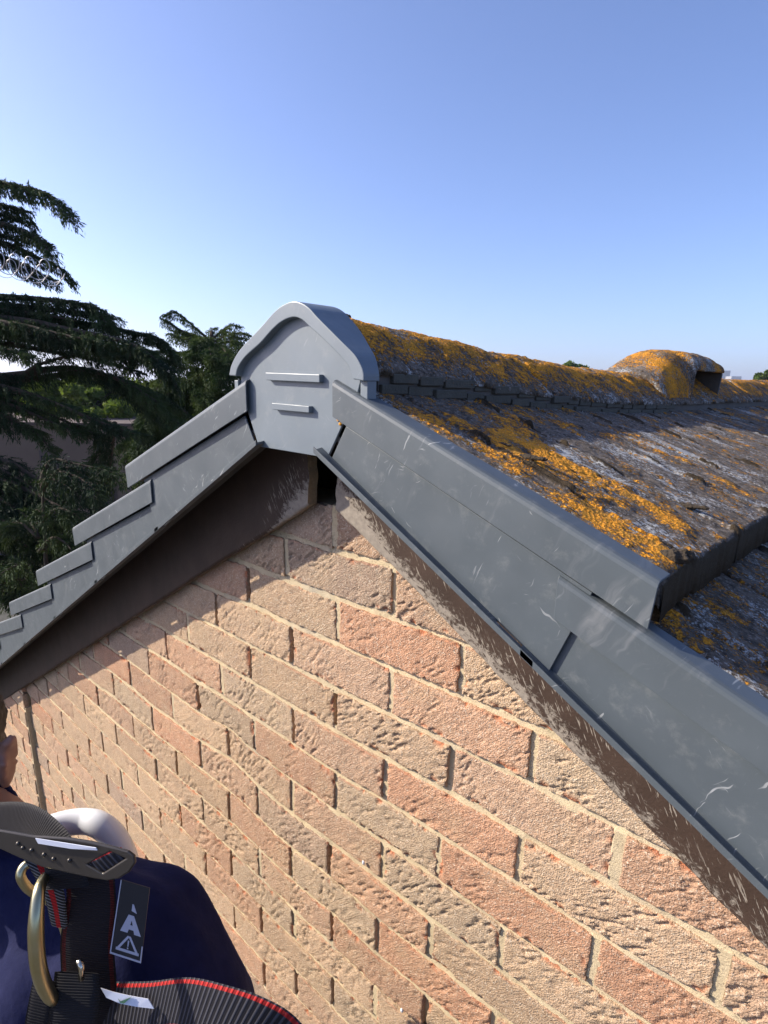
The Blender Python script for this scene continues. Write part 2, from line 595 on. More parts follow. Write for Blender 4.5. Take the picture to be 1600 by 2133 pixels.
def brick_mesh(x0, x1, z0, z1, yoff, seed):
    cx, cz = (x0 + x1) / 2, (z0 + z1) / 2
    dist = math.dist((cx, 0, cz), CAM)
    cell = min(0.012, max(0.0015, 0.0020 * dist))
    nx, nz = max(6, int((x1 - x0) / cell)), max(5, int((z1 - z0) / cell))
    # tighter at the arrises
    def axis(a, b, n):
        t = np.linspace(0, 1, n)
        s = np.r_[0, 0.0016 / (b - a), t[1:-1] * (1 - .008) + .004, 1 - 0.0016 / (b - a), 1]
        return a + np.sort(s) * (b - a)
    gx, gz = axis(x0, x1, nx), axis(z0, z1, nz)
    X, Z = np.meshgrid(gx, gz, indexing='ij')
    nx, nz = X.shape
    d = np.minimum(np.minimum(X - x0, x1 - X), np.minimum(Z - z0, z1 - Z))
    P3 = np.stack([X, np.full_like(X, seed * 0.37), Z], -1)
    # ragged outline
    eo = (fbm(P3 * 95, 3) - 0.5)
    fall = np.exp(-d / 0.006)
    sx = np.where(X - x0 < x1 - X, 1, -1)
    sz = np.where(Z - z0 < z1 - Z, 1, -1)
    exm = np.minimum(X - x0, x1 - X) < 0.006
    ezm = np.minimum(Z - z0, z1 - Z) < 0.006
    Xd = X + np.where(exm, eo * 0.005 * fall * sx, 0)
    Zd = Z + np.where(ezm, eo * 0.005 * fall * sz, 0)
    # relief: drag marks at 45 degrees, sandy grain, rounded arrises, chips
    a = (X + Z) / math.sqrt(2)
    c = (X - Z) / math.sqrt(2)
    tw = (hash3(np.array([seed]), np.array([9]), np.array([1]))[0] - .5) * .5
    a, c = a * math.cos(tw) + c * math.sin(tw), c * math.cos(tw) - a * math.sin(tw)
    g = fbm(np.stack([a * 58, c * 250, np.full_like(a, seed * 1.7)], -1), 3, 0.6)
    patch = sstep(0.40, 0.62, fbm(P3 * 17 + 5, 2))
    groove = sstep(0.545, 0.64, g) * (0.2 + 0.8 * patch)
    grain = fbm(P3 * 330, 2) - 0.5
    patch2 = hash3(np.array([seed * 7]), np.array([3]), np.array([5]))[0]
    lump = fbm(P3 * 22 + 9, 3) - 0.5
    chipn = fbm(P3 * 60 + 31, 3)
    chip = sstep(0.63, 0.70, chipn) * np.exp(-(d / 0.006) ** 2)
    top = np.exp(-((z1 - Z) / 0.0028) ** 2) * sstep(0.50, 0.66, fbm(P3 * 26 + 3, 2))
    y = yoff + groove * (0.0017 + .0016 * patch2) - lump * 0.0015 - grain * 0.0017 + np.exp(-d / 0.0009) * 0.0008 + chip * 0.003
    WX, WZ = warp(Xd, Zd)
    v = np.stack([WX, y, WZ], -1).reshape(-1, 3)
    f = grid_faces(nx, nz, 0, False)
    # skirt back to the mortar
    loop = np.r_[np.arange(nz) , (np.arange(1, nx)) * nz + nz - 1, (nx - 1) * nz + np.arange(nz - 2, -1, -1), np.arange(nx - 2, 0, -1) * nz]
    lip = v[loop].copy()
    back = lip.copy()
    back[:, 1] = 0.016 if yoff > -0.012 else 0.0
    nb = len(v)
    L = len(loop)
    i = np.arange(L)
    j = (i + 1) % L
    sk = np.stack([nb + i, nb + j, nb + L + j, nb + L + i], 1)
    v = np.vstack([v, lip, back])
    f = np.vstack([f, sk])
    at_ch = np.clip(np.r_[np.maximum(chip * .8, top * 0.4).ravel(), np.zeros(2 * L)], 0, 1)
    ev = mesh('brick', v, f[:, ::-1], M['brick'], True, {'chip': at_ch})
    return ev


def in_view(x, z, mu=260, mv=260):
    c = RM @ (np.array([x, 0, z]) - CAM)
    if c[2] < 0.05:
        return False
    u, v = PPX + F_PX * c[0] / c[2], PPY + F_PX * c[1] / c[2]
    return -mu < u < 1600 + mu and -mv < v < 2133 + mv


rb = random.Random(5)
lower = MB()
n_brick = 0
JT = 0.0048
for k in range(0, 92):
    zc = -0.075 * k
    hw_l = min(4.1, (0.125 - zc) / SLOPE + 0.06)
    hw_r = min(3.85, (0.125 - zc) / SLOPE + 0.06)
    off = 0.5 if k % 2 else 0.0
    idx = np.arange(-20, 20) + off
    cuts = [i * .225 for i in idx]
    row_parts = []
    for i, a in zip(idx[:-1], cuts[:-1]):
        b = a + .225
        pieces = []
        if a < PIER_X < b:
            if PIER_X - a > 0.05:
                pieces.append((a, PIER_X + 0.005, -PIER_D))
            if b - PIER_X > 0.05:
                pieces.append((PIER_X + 0.002, b, 0.0))
        else:
            pieces.append((a, b, -PIER_D if b <= PIER_X + 0.05 else 0.0))
        for p0, p1, yo in pieces:
            xm = (p0 + p1) / 2
            if xm < -hw_l or xm > hw_r:
                continue
            if k <= 21 and -2.85 < xm < 0.95 and in_view(xm, zc, 200, 330):
                jl, jr = JT + rb.uniform(-.0012, .002), JT + rb.uniform(-.0012, .002)
                jb, jt = JT + rb.uniform(-.001, .001), JT + rb.uniform(-.001, .001)
                me = brick_mesh(p0 + jl, p1 - jr, zc - .0375 + jb, zc + .0375 - jt, yo + rb.uniform(-.0016, .0016), n_brick + 1)
                o = part(add('brick', me), wall)
                ci = FIXED.get((k, round(float(i), 1)))
                if ci is None:
                    ci = int(RNG.choice(len(PAL), p=PW))
                col = np.array(PAL[ci][0]) * rb.uniform(0.9, 1.1)
                o.color = (*col, 1.0)
                n_brick += 1
            else:
                lower.box(p0 + .005, p1 - .005, yo, .016 if yo == 0 else 0.0, zc - .0325, zc + .0325)
lo = part(lower.build('brickwork', M['brick']), wall)
lo.color = (0.36, 0.235, 0.16, 1)
lo['kind'] = 'stuff'

# ---- bed joints: one strip of sandy mortar per course, nearly flush; some perpends filled
for k in range(0, 24):
    zc = -0.075 * k - 0.0375
    L0 = -min(2.95, (0.16 - zc) / SLOPE)
    L1 = min(0.98, (0.16 - zc) / SLOPE)
    vs, fs = [], []
    base = 0
    for (a, b, yo) in ((L0, PIER_X, -PIER_D), (max(L0, PIER_X), L1, 0.0)):
        if b - a < 0.02:
            continue
        xs = [a]
        while xs[-1] < b:
            xs.append(xs[-1] + min(0.02, max(0.0035, 0.006 * math.dist((xs[-1], 0, zc), CAM))))
        xs = np.array(xs[:-1] + [b])
        prof = np.array([-0.0085, -0.0058, -0.003, 0.0, 0.003, 0.0058, 0.0085])
        X, T = np.meshgrid(xs, prof, indexing='ij')
        Z = zc + T
        P3 = np.stack([X, np.full_like(X, k * 2.3), Z], -1)
        y = 0.0042 + yo + (fbm(P3 * np.array([28, 1, 28]), 3) - 0.5) * 0.006 + (fbm(P3 * 190, 2) - 0.5) * 0.0022 + (T + 0.004) * 0.12
        WX, WZ = warp(X, Z)
        v = np.stack([WX, y, WZ], -1).reshape(-1, 3)
        fs.append(grid_faces(len(xs), len(prof), base, False)[:, ::-1])
        vs.append(v)
        base += len(v)
    part(add('mortar_joint', mesh('mortar_joint', np.vstack(vs), np.vstack(fs), M['mortar'], True)), wall)
for k in range(0, 14):
    for i in range(-12, 5):
        x = (i + (0.5 if k % 2 else 0)) * .225
        if rb.random() < 0.62 or (k, i) in ((0, 0), (1, 0), (2, 1)):
            if abs(x) > (0.1 + .075 * k) / SLOPE or x < PIER_X + .03:
                continue
            a, b = warp(x - .008, -.075 * k - .03), warp(x + .008, -.075 * k + .034)
            yy = rb.uniform(0.002, 0.006)
            part(MB().box(float(a[0]), float(b[0]), yy, .012, float(a[1]), float(b[1])).build('mortar_joint', M['mortar'], bevel=0.002), wall)

# ---- the other three walls, closed so that the loft is dark
rest = MB()
rest.box(-4.2, 3.9, 8.9, 9.0, GROUND_Z, -2.1)
rest.prism([(x, 8.9, z) for x, z in [(-4.1, -2.1), (3.8, -2.1), (0, 0.1)]], [(x, 9.0, z) for x, z in [(-4.1, -2.1), (3.8, -2.1), (0, 0.1)]])
rw = part(rest.build('rear_wall', M['brick']), house)
rw.color = (0.36, 0.24, 0.16, 1)
for sx in (-4.19, 3.79):
    o = part(MB().box(sx, sx + .1, 0.111, 8.9, GROUND_Z, -2.1).build('side_wall', M['brick']), house)
    o.color = (0.36, 0.24, 0.16, 1)

# ---- bargeboards
def board(side, x_in, x_out, z0, label):
    H = 0.185
    xs = [x_in]
    while xs[-1] < x_out:
        xs.append(xs[-1] + min(0.03, max(0.004, 0.006 * math.dist((side * xs[-1], 0, 0), CAM))))
    xs = np.array(xs)
    hs = np.r_[0.0, 0.002, np.linspace(0.005, H, 22)]
    X, Hh = np.meshgrid(xs, hs, indexing='ij')
    low = z0 - SLOPE * X
    P3 = np.stack([side * X, Hh, low], -1)
    edge = (fbm(P3 * 40, 3) - 0.5) * 0.006 * np.exp(-Hh / 0.01)
    y = -0.022 + np.where(Hh < .001, .003, np.where(Hh < .003, .001, 0)) + (fbm(P3 * 30 + 3, 2) - .5) * .0015
    Xj = X.copy()
    Xj[0, :] += (fbm(np.stack([hs * 70, hs * 0, hs * 0 + side], -1), 3) - .5) * 0.012
    Xj[1, :] = np.maximum(Xj[1, :], Xj[0, :] + .001)
    v = np.stack([side * Xj, y, low + Hh + edge], -1).reshape(-1, 3)
    nx, nh = X.shape
    f = [tuple(q) for q in grid_faces(nx, nh)]
    hn = Hh / H
    if side > 0:
        pl = 0.80 * np.exp(-(Hh / 0.034) ** 2) * (1 - .45 * sstep(0.25, 0.7, X)) + 0.6 * sstep(0.16, 0.03, X) * sstep(.10, .02, Hh) - 0.12
    else:
        pl = 1.1 * sstep(0.17, 0.05, X) * np.exp(-(Hh / 0.05) ** 2) + .5 * np.exp(-(Hh / .004) ** 2) * sstep(.6, .1, X) - 0.25
    peel = pl.ravel()
    raw = np.zeros(len(v))
    # back, underside and cut end
    n0 = len(v)
    bk = np.stack([side * Xj[:, 0], np.full(nx, -0.0035), low[:, 0] + edge[:, 0] + .001], -1)
    tk = np.stack([side * Xj[:, -1], np.full(nx, -0.0035), low[:, -1] + H], -1)
    v = np.vstack([v, bk, tk])
    for i in range(nx - 1):
        f.append((i * nh, (i + 1) * nh, n0 + i + 1, n0 + i))
        f.append((i * nh + nh - 1, n0 + nx + i, n0 + nx + i + 1, (i + 1) * nh + nh - 1))
    n1 = len(v)
    endf = v[0:nh].copy()
    endb = endf.copy()
    endb[:, 1] = -0.0035
    endb[:, 0] += side * 0.001
    v = np.vstack([v, endf, endb])
    for i in range(nh - 1):
        f.append((n1 + i, n1 + i + 1, n1 + nh + i + 1, n1 + nh + i))
    peel = np.r_[peel, np.full(2 * nx, .3), np.full(2 * nh, .5)]
    raw = np.r_[raw, np.full(nx, .6), np.zeros(nx), np.ones(2 * nh)]
    me = mesh('bargeboard', v, f, M['board'], False, {'peel': peel, 'raw': raw}, True)
    return part(add('bargeboard', me), house, label)


board(1, 0.026, 3.9, 0.047, 'sunlit brown bargeboard with scraped, flaking paint')
board(-1, 0.034, 3.9, 0.051, 'shaded dark brown bargeboard with a bare peeling end')

# ---- verge units: band, face and drip lip, lapping down each slope
GX, GZ = 0.305, -0.173


def verge(side, i, label):
    ox, oz = i * GX, i * GZ
    low = lambda s: 0.165 - SLOPE * s
    step = lambda s: 0.202 - 0.402 * s
    def W(s, y, z):
        return (side * (s + ox), y, z + oz)
    # lower face: thin plate, head tucked behind the unit above
    mb = MB()
    sa_t, sa_b, sb_t, sb_b = 0.104, 0.078, 0.425, 0.392
    yt, yb = -0.0800, -0.0842
    A, B = [], []
    for s, zf in ((sa_b, low), (sb_b, low), (sb_t, step), (sa_t, step)):
        y = yt + (yb - yt) * (s - .08) / .33
        zz = zf(s) + (-0.006 if zf is low else (-0.0042 if side > 0 else -0.0005))
        A.append(W(s, y, zz))
        B.append(W(s, y + 0.0025, zz))
    mb.prism(A, B)
    u = part(mb.build('verge_unit', M['plastic'], bevel=0.0006), house, label)
    # upper band with rounded shoulder and top flange
    prof = [(-.0900, 0.0), (-.0902, .0365), (-.0895, .0400), (-.0875, .0422), (-.0840, .0432), (-.0640, .0440), (-.0640, .0415), (-.0840, .0408), (-.0865, .0395), (-.0876, .037), (-.0878, .0015), (-.0874, 0.0)]
    s0, s1 = (0.088, 0.478)
    e = 0.010
    sec = []
    for s, dy in ((s0, 0.002), (s0 + .05, 0.0012), (s1 - .08, -0.0012), (s1, -0.0022)):
        sec.append([W(s - (e * (z / .044)) * (0 if s < .2 else -0.35), y + dy, step(s) + z) for y, z in prof])
    tb = MB()
    n = len(prof)
    vs = [q for S in sec for q in S]
    fs = [tuple(range(n))[::-1], tuple(range((len(sec) - 1) * n, len(sec) * n))]
    for a in range(len(sec) - 1):
        for b in range(n):
            fs.append((a * n + b, a * n + (b + 1) % n, (a + 1) * n + (b + 1) % n, (a + 1) * n + b))
    tb.add(vs, fs)
    part(tb.build('top_band', M['plastic'], u, bevel=0.0005), u)
    # drip lip along the bottom, with a clip slot near the lower end
    lp = MB()
    def bar(sa, sb, y0, y1, za=-.009, zb=-.0035):
        lp.hexa([W(sa, y0, low(sa) + za), W(sb, y0, low(sb) + za), W(sb, y1, low(sb) + za + .0015), W(sa, y1, low(sa) + za + .0015),
                 W(sa, y0, low(sa) + zb - .002), W(sb, y0, low(sb) + zb - .002), W(sb, y1, low(sb) + zb), W(sa, y1, low(sa) + zb)])
    bar(0.060, 0.330, -0.0935, -0.0800)
    bar(0.330, 0.362, -0.0935, -0.0875)
    bar(0.362, 0.380, -0.0935, -0.0800)
    for sa, sb in ((0.060, 0.380),):
        lp.hexa([W(sa, -.0945, low(sa) - .0095), W(sb, -.0945, low(sb) - .0095), W(sb, -.0929, low(sb) - .0095), W(sa, -.0929, low(sa) - .0095),
                 W(sa, -.0945, low(sa) - .0020), W(sb, -.0945, low(sb) - .0020), W(sb, -.0929, low(sb) - .0020), W(sa, -.0929, low(sa) - .0020)])
    part(lp.build('drip_lip', M['plastic'], u, bevel=0.0004), u)


for i in range(12):
    verge(1, i, 'scuffed grey verge unit nearest the ridge on the sunny side' if i == 0 else None)
    verge(-1, i, None)

# ---- ridge end cap
co = [(-.1239, .2148), (-.1168, .229), (-.0981, .2465), (-.067, .2639), (-.0398, .2786), (-.0192, .2906), (-.0014, .2978), (.0193, .3012), (.0355, .2983), (.0503, .2913), (.0656, .2797), (.0863, .2653), (.1065, .2513), (.1261, .2378), (.1354, .2283), (.1416, .2179), (.1425, .2081)]
ci = [(-.1073, .2140), (-.1007, .2256), (-.0816, .2398), (-.0483, .2553), (-.022, .2707), (-.0021, .2794), (.0187, .2831), (.0351, .2799), (.050, .2709), (.0755, .2552), (.0961, .2412), (.1162, .226), (.1255, .2100)]
co, ci = spline(co, 56), spline(ci, 56)
n = 56
plate_in = [(x, z) for x, z in ci]
cap = MB()
poly = [(x * 1.02, z + .001) for x, z in ci[::-1]] + [(-.112, .190), (-.098, .168), (-.0732, .1183), (.0703, .1150), (.1045, .1688), (.121, .190)]
cap.prism([(x, -.0800, z) for x, z in poly], [(x, -.0765, z) for x, z in poly])
capo = part(cap.build('ridge_end_cap', M['cap'], bevel=0.0008), house, 'pale grey moulded plastic ridge end cap with arched rim')
rim = MB()
vs, fs = [], []
for y, ring in ((-.0905, 'o'), (-.0905, 'i'), (-.0795, 'i'), (-.070, 'i'), (-.032, 'j'), (-.032, 'o')):
    if ring == 'o':
        vs += [(x, y if y < -.05 else -.064 + .034 * sstep(.215, .285, z), z) for x, z in co]
    elif ring == 'i':
        vs += [(x, y, z) for x, z in ci]
    else:
        c0 = np.array([0.010, 0.21])
        vs += [(*(c0 + (np.array(q) - c0) * 0.965)[:1], -.064 + .034 * sstep(.215, .285, q[1]), (c0 + (np.array(q) - c0) * 0.965)[1]) for q in co]
for r in range(6):
    q = (r + 1) % 6
    for a in range(n - 1):
        fs.append((r * n + a, r * n + a + 1, q * n + a + 1, q * n + a))
fs.append(tuple(r * n for r in range(6)))
fs.append(tuple(r * n + n - 1 for r in range(6))[::-1])
rim.add(vs, fs)
ro = part(rim.build('arched_rim', M['cap'], capo, bevel=0.0012), capo)
for pts in ([(-.044, .2184), (.0639, .2156), (.0639, .2061), (-.0424, .2086)], [(-.0322, .1796), (.0438, .1776), (.0437, .1694), (-.0305, .1709)]):
    part(MB().prism([(x, -.0868, z) for x, z in pts], [(x, -.0795, z) for x, z in pts]).build('raised_bar', M['cap'], capo, bevel=0.0008), capo)
for xa, xb in ((-.122, -.113), (.130, .1415)):
    t = MB().box(xa, xb, -.083, -.068, .188, .2085)
    part(t.build('clip_tab', M['cap'], capo, bevel=0.0008), capo)

# ---- roof: tiles in lapping courses, sagging a little behind the end cap
SAGY = [-1, -.05, .15, .34, .65, .96, 1.85, 2.1, 2.6, 12]
SAGZ = [0, 0, -.010, -.025, -.041, -.047, -.045, -.044, -.038, -.03]


def sag(y):
    return np.interp(y, SAGY, SAGZ)


def tile_top(x, i):
    return 0.245 - 0.402 * (x - i * GX) + i * GZ


OR_SPOTS = [(.25, .03, .06, .05, .5), (.31, .075, .07, .04, .75), (.36, .05, .06, .03, .6), (.40, .09, .06, .025, .5), (.33, .0, .10, .03, .35), (.44, -.03, .06, .03, .7), (.36, -.04, .12, .015, .6),
            (.445, .07, .025, .02, .9), (.415, .115, .02, .012, .5), (.30, .42, .05, .02, .6), (.27, .62, .05, .03, .5), (.22, .10, .05, .08, .3), (.40, .36, .02, .03, .3), (.16, .1, .05, .3, .25),
            (.64, -.02, .08, .05, .8), (.55, .03, .06, .04, .55), (.60, .10, .05, .03, .5)]
WH_SPOTS = [(.25, .12, .04, .05, .6), (.27, .0, .05, .03, .45), (.30, .30, .06, .08, .5), (.27, .5, .04, .1, .5), (.35, .5, .05, .08, .4), (.38, .0, .08, .05, .3), (.31, .17, .04, .03, .5), (.58, -.06, .06, .02, .8), (.52, .12, .05, .04, .3)]


def covers(X, Y):
    P = np.stack([X * 1.0, Y, X * 0], -1)
    def spots(L):
        s = 0
        for cx, cy, sx, sy, a in L:
            s = s + a * np.exp(-((X - cx) / sx) ** 2 - ((Y - cy) / sy) ** 2)
        return s
    o = -0.5 * sstep(-.056, -.066, Y) + fbm(P * np.array([30, 44, 1]), 4, .65) * 1.05 - 0.24 + 0.38 * np.clip(spots(OR_SPOTS), 0, 1)
    w = fbm(P * np.array([17, 34, 1]) + 40, 4, .6) * 0.95 - 0.18 + 0.30 * np.clip(spots(WH_SPOTS), 0, 1)
    far = sstep(.5, 2.5, Y) * 0.08
    return o + far, w


def tile_mesh(i, y0, y1, cell):
    x0, x1 = i * GX + 0.035, i * GX + 0.478
    nx, ny = int((x1 - x0) / cell), max(8, int((y1 - y0) / cell))
    gx = np.linspace(x0, x1, nx)
    gy = np.linspace(y0 + .0018, y1 - .0018, ny)
    X, Y = np.meshgrid(gx, gy, indexing='ij')
    o, w = covers(X, Y)
    dl = np.abs((Y - 0.165 + 0.0835) % 0.167 - 0.0835)
    P = np.stack([X, Y, X * 0 + i], -1)
    j = fbm(P * np.array([34, 18, 1]) + 11, 3)
    ms = np.exp(-(dl / (0.006 + .006 * j)) ** 2) * sstep(0.47, 0.66, j) + 0.6 * np.exp(-((x1 - X) / .010) ** 2) * fbm(P * 40, 2)
    ms = np.where(Y < -.03, 0, ms)
    mm = sstep(.3, .7, ms)
    om = sstep(.40, .62, o)
    crust = fbm(P * 200, 3, .65)
    Z = tile_top(X, i) + sag(Y) * np.clip(1.15 - X / .48, 0, 1)
    fine_n = fbm(P * np.array([110, 110, 1]) + 3, 3)
    Z = Z - 0.006 * np.exp(-(dl / .003) ** 2)
    Z = Z - .005 * sstep(-.056, -.066, Y) + om * (0.0006 + .0030 * crust) + mm * (0.001 + 0.007 * fbm(P * 75 + 7, 2)) * (dl < .02) + (fine_n - .5) * 0.0028 + (fbm(P * 25, 2) - .5) * .004
    edge = (fbm(np.stack([gy * 90, gy * 0, gy * 0 + i], -1), 3) - .5) * 0.004
    Xe = X.copy()
    Xe[-1, :] += edge
    Xe[-2, :] += edge * .7
    # nose and sides turn down
    v = [np.stack([Xe, Y, Z], -1)]
    top = v[0]
    n1 = top[-1].copy(); n1[:, 0] += .004; n1[:, 2] -= .006
    n2 = n1.copy(); n2[:, 2] -= .030
    n3 = n2.copy(); n3[:, 0] -= .05
    V = np.concatenate([top, n1[None], n2[None], n3[None]], 0)
    R = V.shape[0]
    f = grid_faces(R, ny)
    cov = np.stack([o, w, ms], -1)
    cov = np.concatenate([cov, np.repeat(cov[-1:], 3, 0) * np.array([.2, .2, 0]) + np.array([0, 0, .9])], 0).reshape(-1, 3)  # nose painted near-black via the moss channel, standing for the step's shadow
    Vf = V.reshape(-1, 3)
    nv = len(Vf)
    sides = []
    fs = [f]
    for c, flip in ((0, False), (ny - 1, True)):
        ln = np.arange(R - 1) * ny + c
        bt = Vf[ln].copy()
        bt[:, 2] -= .022
        st = nv + sum(len(s) for s in sides)
        sides.append(bt)
        q = np.stack([ln[:-1], ln[1:], st + 1 + np.arange(R - 2), st + np.arange(R - 2)], 1)
        fs.append(q if flip else q[:, ::-1])
    Vf = np.vstack([Vf] + sides)
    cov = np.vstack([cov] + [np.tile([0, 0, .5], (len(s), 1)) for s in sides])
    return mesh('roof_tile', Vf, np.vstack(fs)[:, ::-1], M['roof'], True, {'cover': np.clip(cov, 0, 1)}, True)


roof = part(add('roof', None), house, 'dark concrete tile roof crusted with orange and white lichen')
yb = [-.078] + [.165 + .333 * q for q in range(27)]
for i in range(3):
    far_me = {}
    for q in range(len(yb) - 1):
        y0, y1 = yb[q], yb[q + 1]
        cell = (0.0026 if q < 2 else 0.004 if q < 4 else 0.008 if q < 8 else 0.03) if i < 2 else 0.03
        if i == 1 and q > 2:
            cell = 0.03
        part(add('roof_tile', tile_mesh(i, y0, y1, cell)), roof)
rest = MB()
for i in range(12):
    for side in (1, -1):
        if side > 0 and i < 3:
            continue
        a, b = i * GX + .03, i * GX + .48
        za, zb = float(tile_top(a, i)), float(tile_top(b, i))
        if b > 4.1:
            continue
        for q in range(0, 27):
            y0, y1 = yb[q] + .002, yb[q + 1] - .002
            rest.hexa([(side * a, y0, za - .025), (side * b, y0, zb - .032), (side * b, y1, zb - .032), (side * a, y1, za - .025),
                       (side * a, y0, za), (side * b, y0, zb), (side * b, y1, zb), (side * a, y1, za)])
rs = part(rest.build('roof_tiling', M['roof']), roof)
rs['kind'] = 'stuff'
felt = MB()
for side in (1, -1):
    a = [(0, .185), (side * 4.0, .185 - SLOPE * 4.0), (side * 4.0, .172 - SLOPE * 4.0), (0, .172)]
    felt.prism([(x, -.015, z) for x, z in a], [(x, 8.95, z) for x, z in a])
part(felt.build('roofing_felt', M['dark_timber']), roof)
uc = MB()
for side in (1, -1):
    a = [(side * .05, .192 - SLOPE * .05), (side * 3.9, .192 - SLOPE * 3.9), (side * 3.9, .184 - SLOPE * 3.9), (side * .05, .184 - SLOPE * .05)]
    uc.prism([(x, -.076, z) for x, z in a], [(x, -.0155, z) for x, z in a])
part(uc.build('undercloak', M['cement']), roof)

# ---- ridge tiles
RP = spline([(-.118, -.074), (-.116, -.066), (-.10, -.052), (-.07, -.031), (-.045, -.013), (-.02, -.002), (0, 0), (.02, -.002), (.045, -.013), (.07, -.031), (.10, -.052), (.116, -.066), (.118, -.074)], 61)
RX = 0.010


def ridge_tile(y0, y1, cell, k, hump=None):
    ny = max(6, int((y1 - y0) / cell))
    gy = np.linspace(y0 + .001, y1 - .001, ny)
    m = 61 if cell < .02 else 31
    prof = RP[::1 if m == 61 else 2]
    T, Y = np.meshgrid(np.arange(len(prof)), gy, indexing='ij')
    px, pz = prof[T][..., 0], prof[T][..., 1]
    tl = (Y - y0) / (y1 - y0)
    X = RX + px
    Z = 0.290 + sag(Y) + pz
    if hump is not None:
        pass
    tg = np.gradient(prof, axis=0)
    nn = np.stack([-tg[:, 1], tg[:, 0]], 1)
    nn /= np.linalg.norm(nn, axis=1)[:, None]
    nn *= np.sign(nn[:, 1:2] + 1e-9)
    P = np.stack([X, Y, Z], -1)
    o = fbm(P * np.array([44, 44, 44]) + k, 4, .65)
    w = fbm(P * np.array([22, 30, 22]) + 50 + k, 4, .6)
    hgt = pz
    o = o * 0.8 + .02 + .15 * np.exp(-((px - .05) / .05) ** 2) - 0.16 * sstep(-.045, -.074, hgt)
    w = w * .95 - .17 + .10 * np.exp(-((px - .0) / .03) ** 2)
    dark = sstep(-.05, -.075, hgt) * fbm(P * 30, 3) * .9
    om = sstep(.42, .6, o)
    disp = om * (0.0005 + .0035 * fbm(P * 190, 3, .65)) + (fbm(P * 110, 3) - .5) * .005 + (fbm(P * 14, 2) - .5) * .006 - .009 * np.exp(-(tl / .012) ** 2) - .009 * np.exp(-((1 - tl) / .012) ** 2)
    X = X + nn[T][..., 0] * disp
    Z = Z + nn[T][..., 1] * disp
    V = np.stack([X, Y, Z], -1).reshape(-1, 3)
    f = grid_faces(len(prof), ny)
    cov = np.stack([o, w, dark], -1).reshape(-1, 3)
    # thickness: rim faces at both ends
    off = len(V)
    ex, fx, cx = [], [], []
    for c in (0, ny - 1):
        ln = np.arange(len(prof)) * ny + c
        inn = V[ln].copy()
        inn[:, 0] -= nn[:, 0] * .016
        inn[:, 2] -= nn[:, 1] * .016
        st = off + sum(len(e) for e in ex)
        ex.append(inn)
        fx.append(np.stack([ln[:-1], ln[1:], st + 1 + np.arange(len(prof) - 1), st + np.arange(len(prof) - 1)], 1))
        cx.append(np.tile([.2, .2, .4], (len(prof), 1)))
    V = np.vstack([V] + ex)
    f = np.vstack([f] + fx)
    cov = np.vstack([cov] + cx)
    return mesh('ridge_tile', V, f, M['roof'], True, {'cover': np.clip(cov, 0, 1)}, True)


ys = [-.064, .40, .86, 1.02, 1.84, 2.29, 2.74, 3.19, 3.64, 4.09, 4.54, 4.99, 5.44, 5.89, 6.34, 6.79, 7.24, 7.69, 8.14, 8.59, 9.0]
for k in range(len(ys) - 1):
    cell = .0032 if k < 1 else .005 if k < 3 else .012 if k < 6 else .06
    part(add('ridge_tile', ridge_tile(ys[k], ys[k + 1], cell, k * 3.1)), roof)

# bedding mortar and the dentil slips under the ridge tiles
gy = np.linspace(-.045, 9, 120)
for side in (1, -1):
    sec = []
    for y in gy:
        sa = float(sag(y))
        xi, xo = RX + side * .09, RX + side * .112
        sec.append([(xi, y, .14 + sa), (xo, y, .14 + sa), (xo, y, .222 + sa), (xi, y, .222 + sa)])
    bed = MB()
    fs = [(0, 1, 2, 3), tuple(4 * (len(sec) - 1) + q for q in (3, 2, 1, 0))]
    for q in range(len(sec) - 1):
        for e in range(4):
            fs.append((4 * q + e, 4 * q + (e + 1) % 4, 4 * q + 4 + (e + 1) % 4, 4 * q + 4 + e))
    bed.add([p for S in sec for p in S], fs)
    part(bed.build('mortar_bed', M['cement']), roof)
slip_mat = simple('slip_tile', (0.075, 0.07, 0.055), 0.9, var=.4, vs=60, bump=.6, bs=260)
yy = -.045
q = 0
while yy < 1.0:
    ln = rb.uniform(.045, .085)
    for row in range(2):
        a, b = yy + .002 + row * .02, yy + ln - .003 + row * .02
        zb = .1935 + float(sag(yy)) + row * .0135 + rb.uniform(-.001, .001)
        xo = RX + .1165 + rb.uniform(-.002, .003)
        part(MB().box(xo - .02, xo, a, b, zb, zb + .0115).build('dentil_slip', slip_mat, roof, bevel=.0012), roof)
    yy += ln

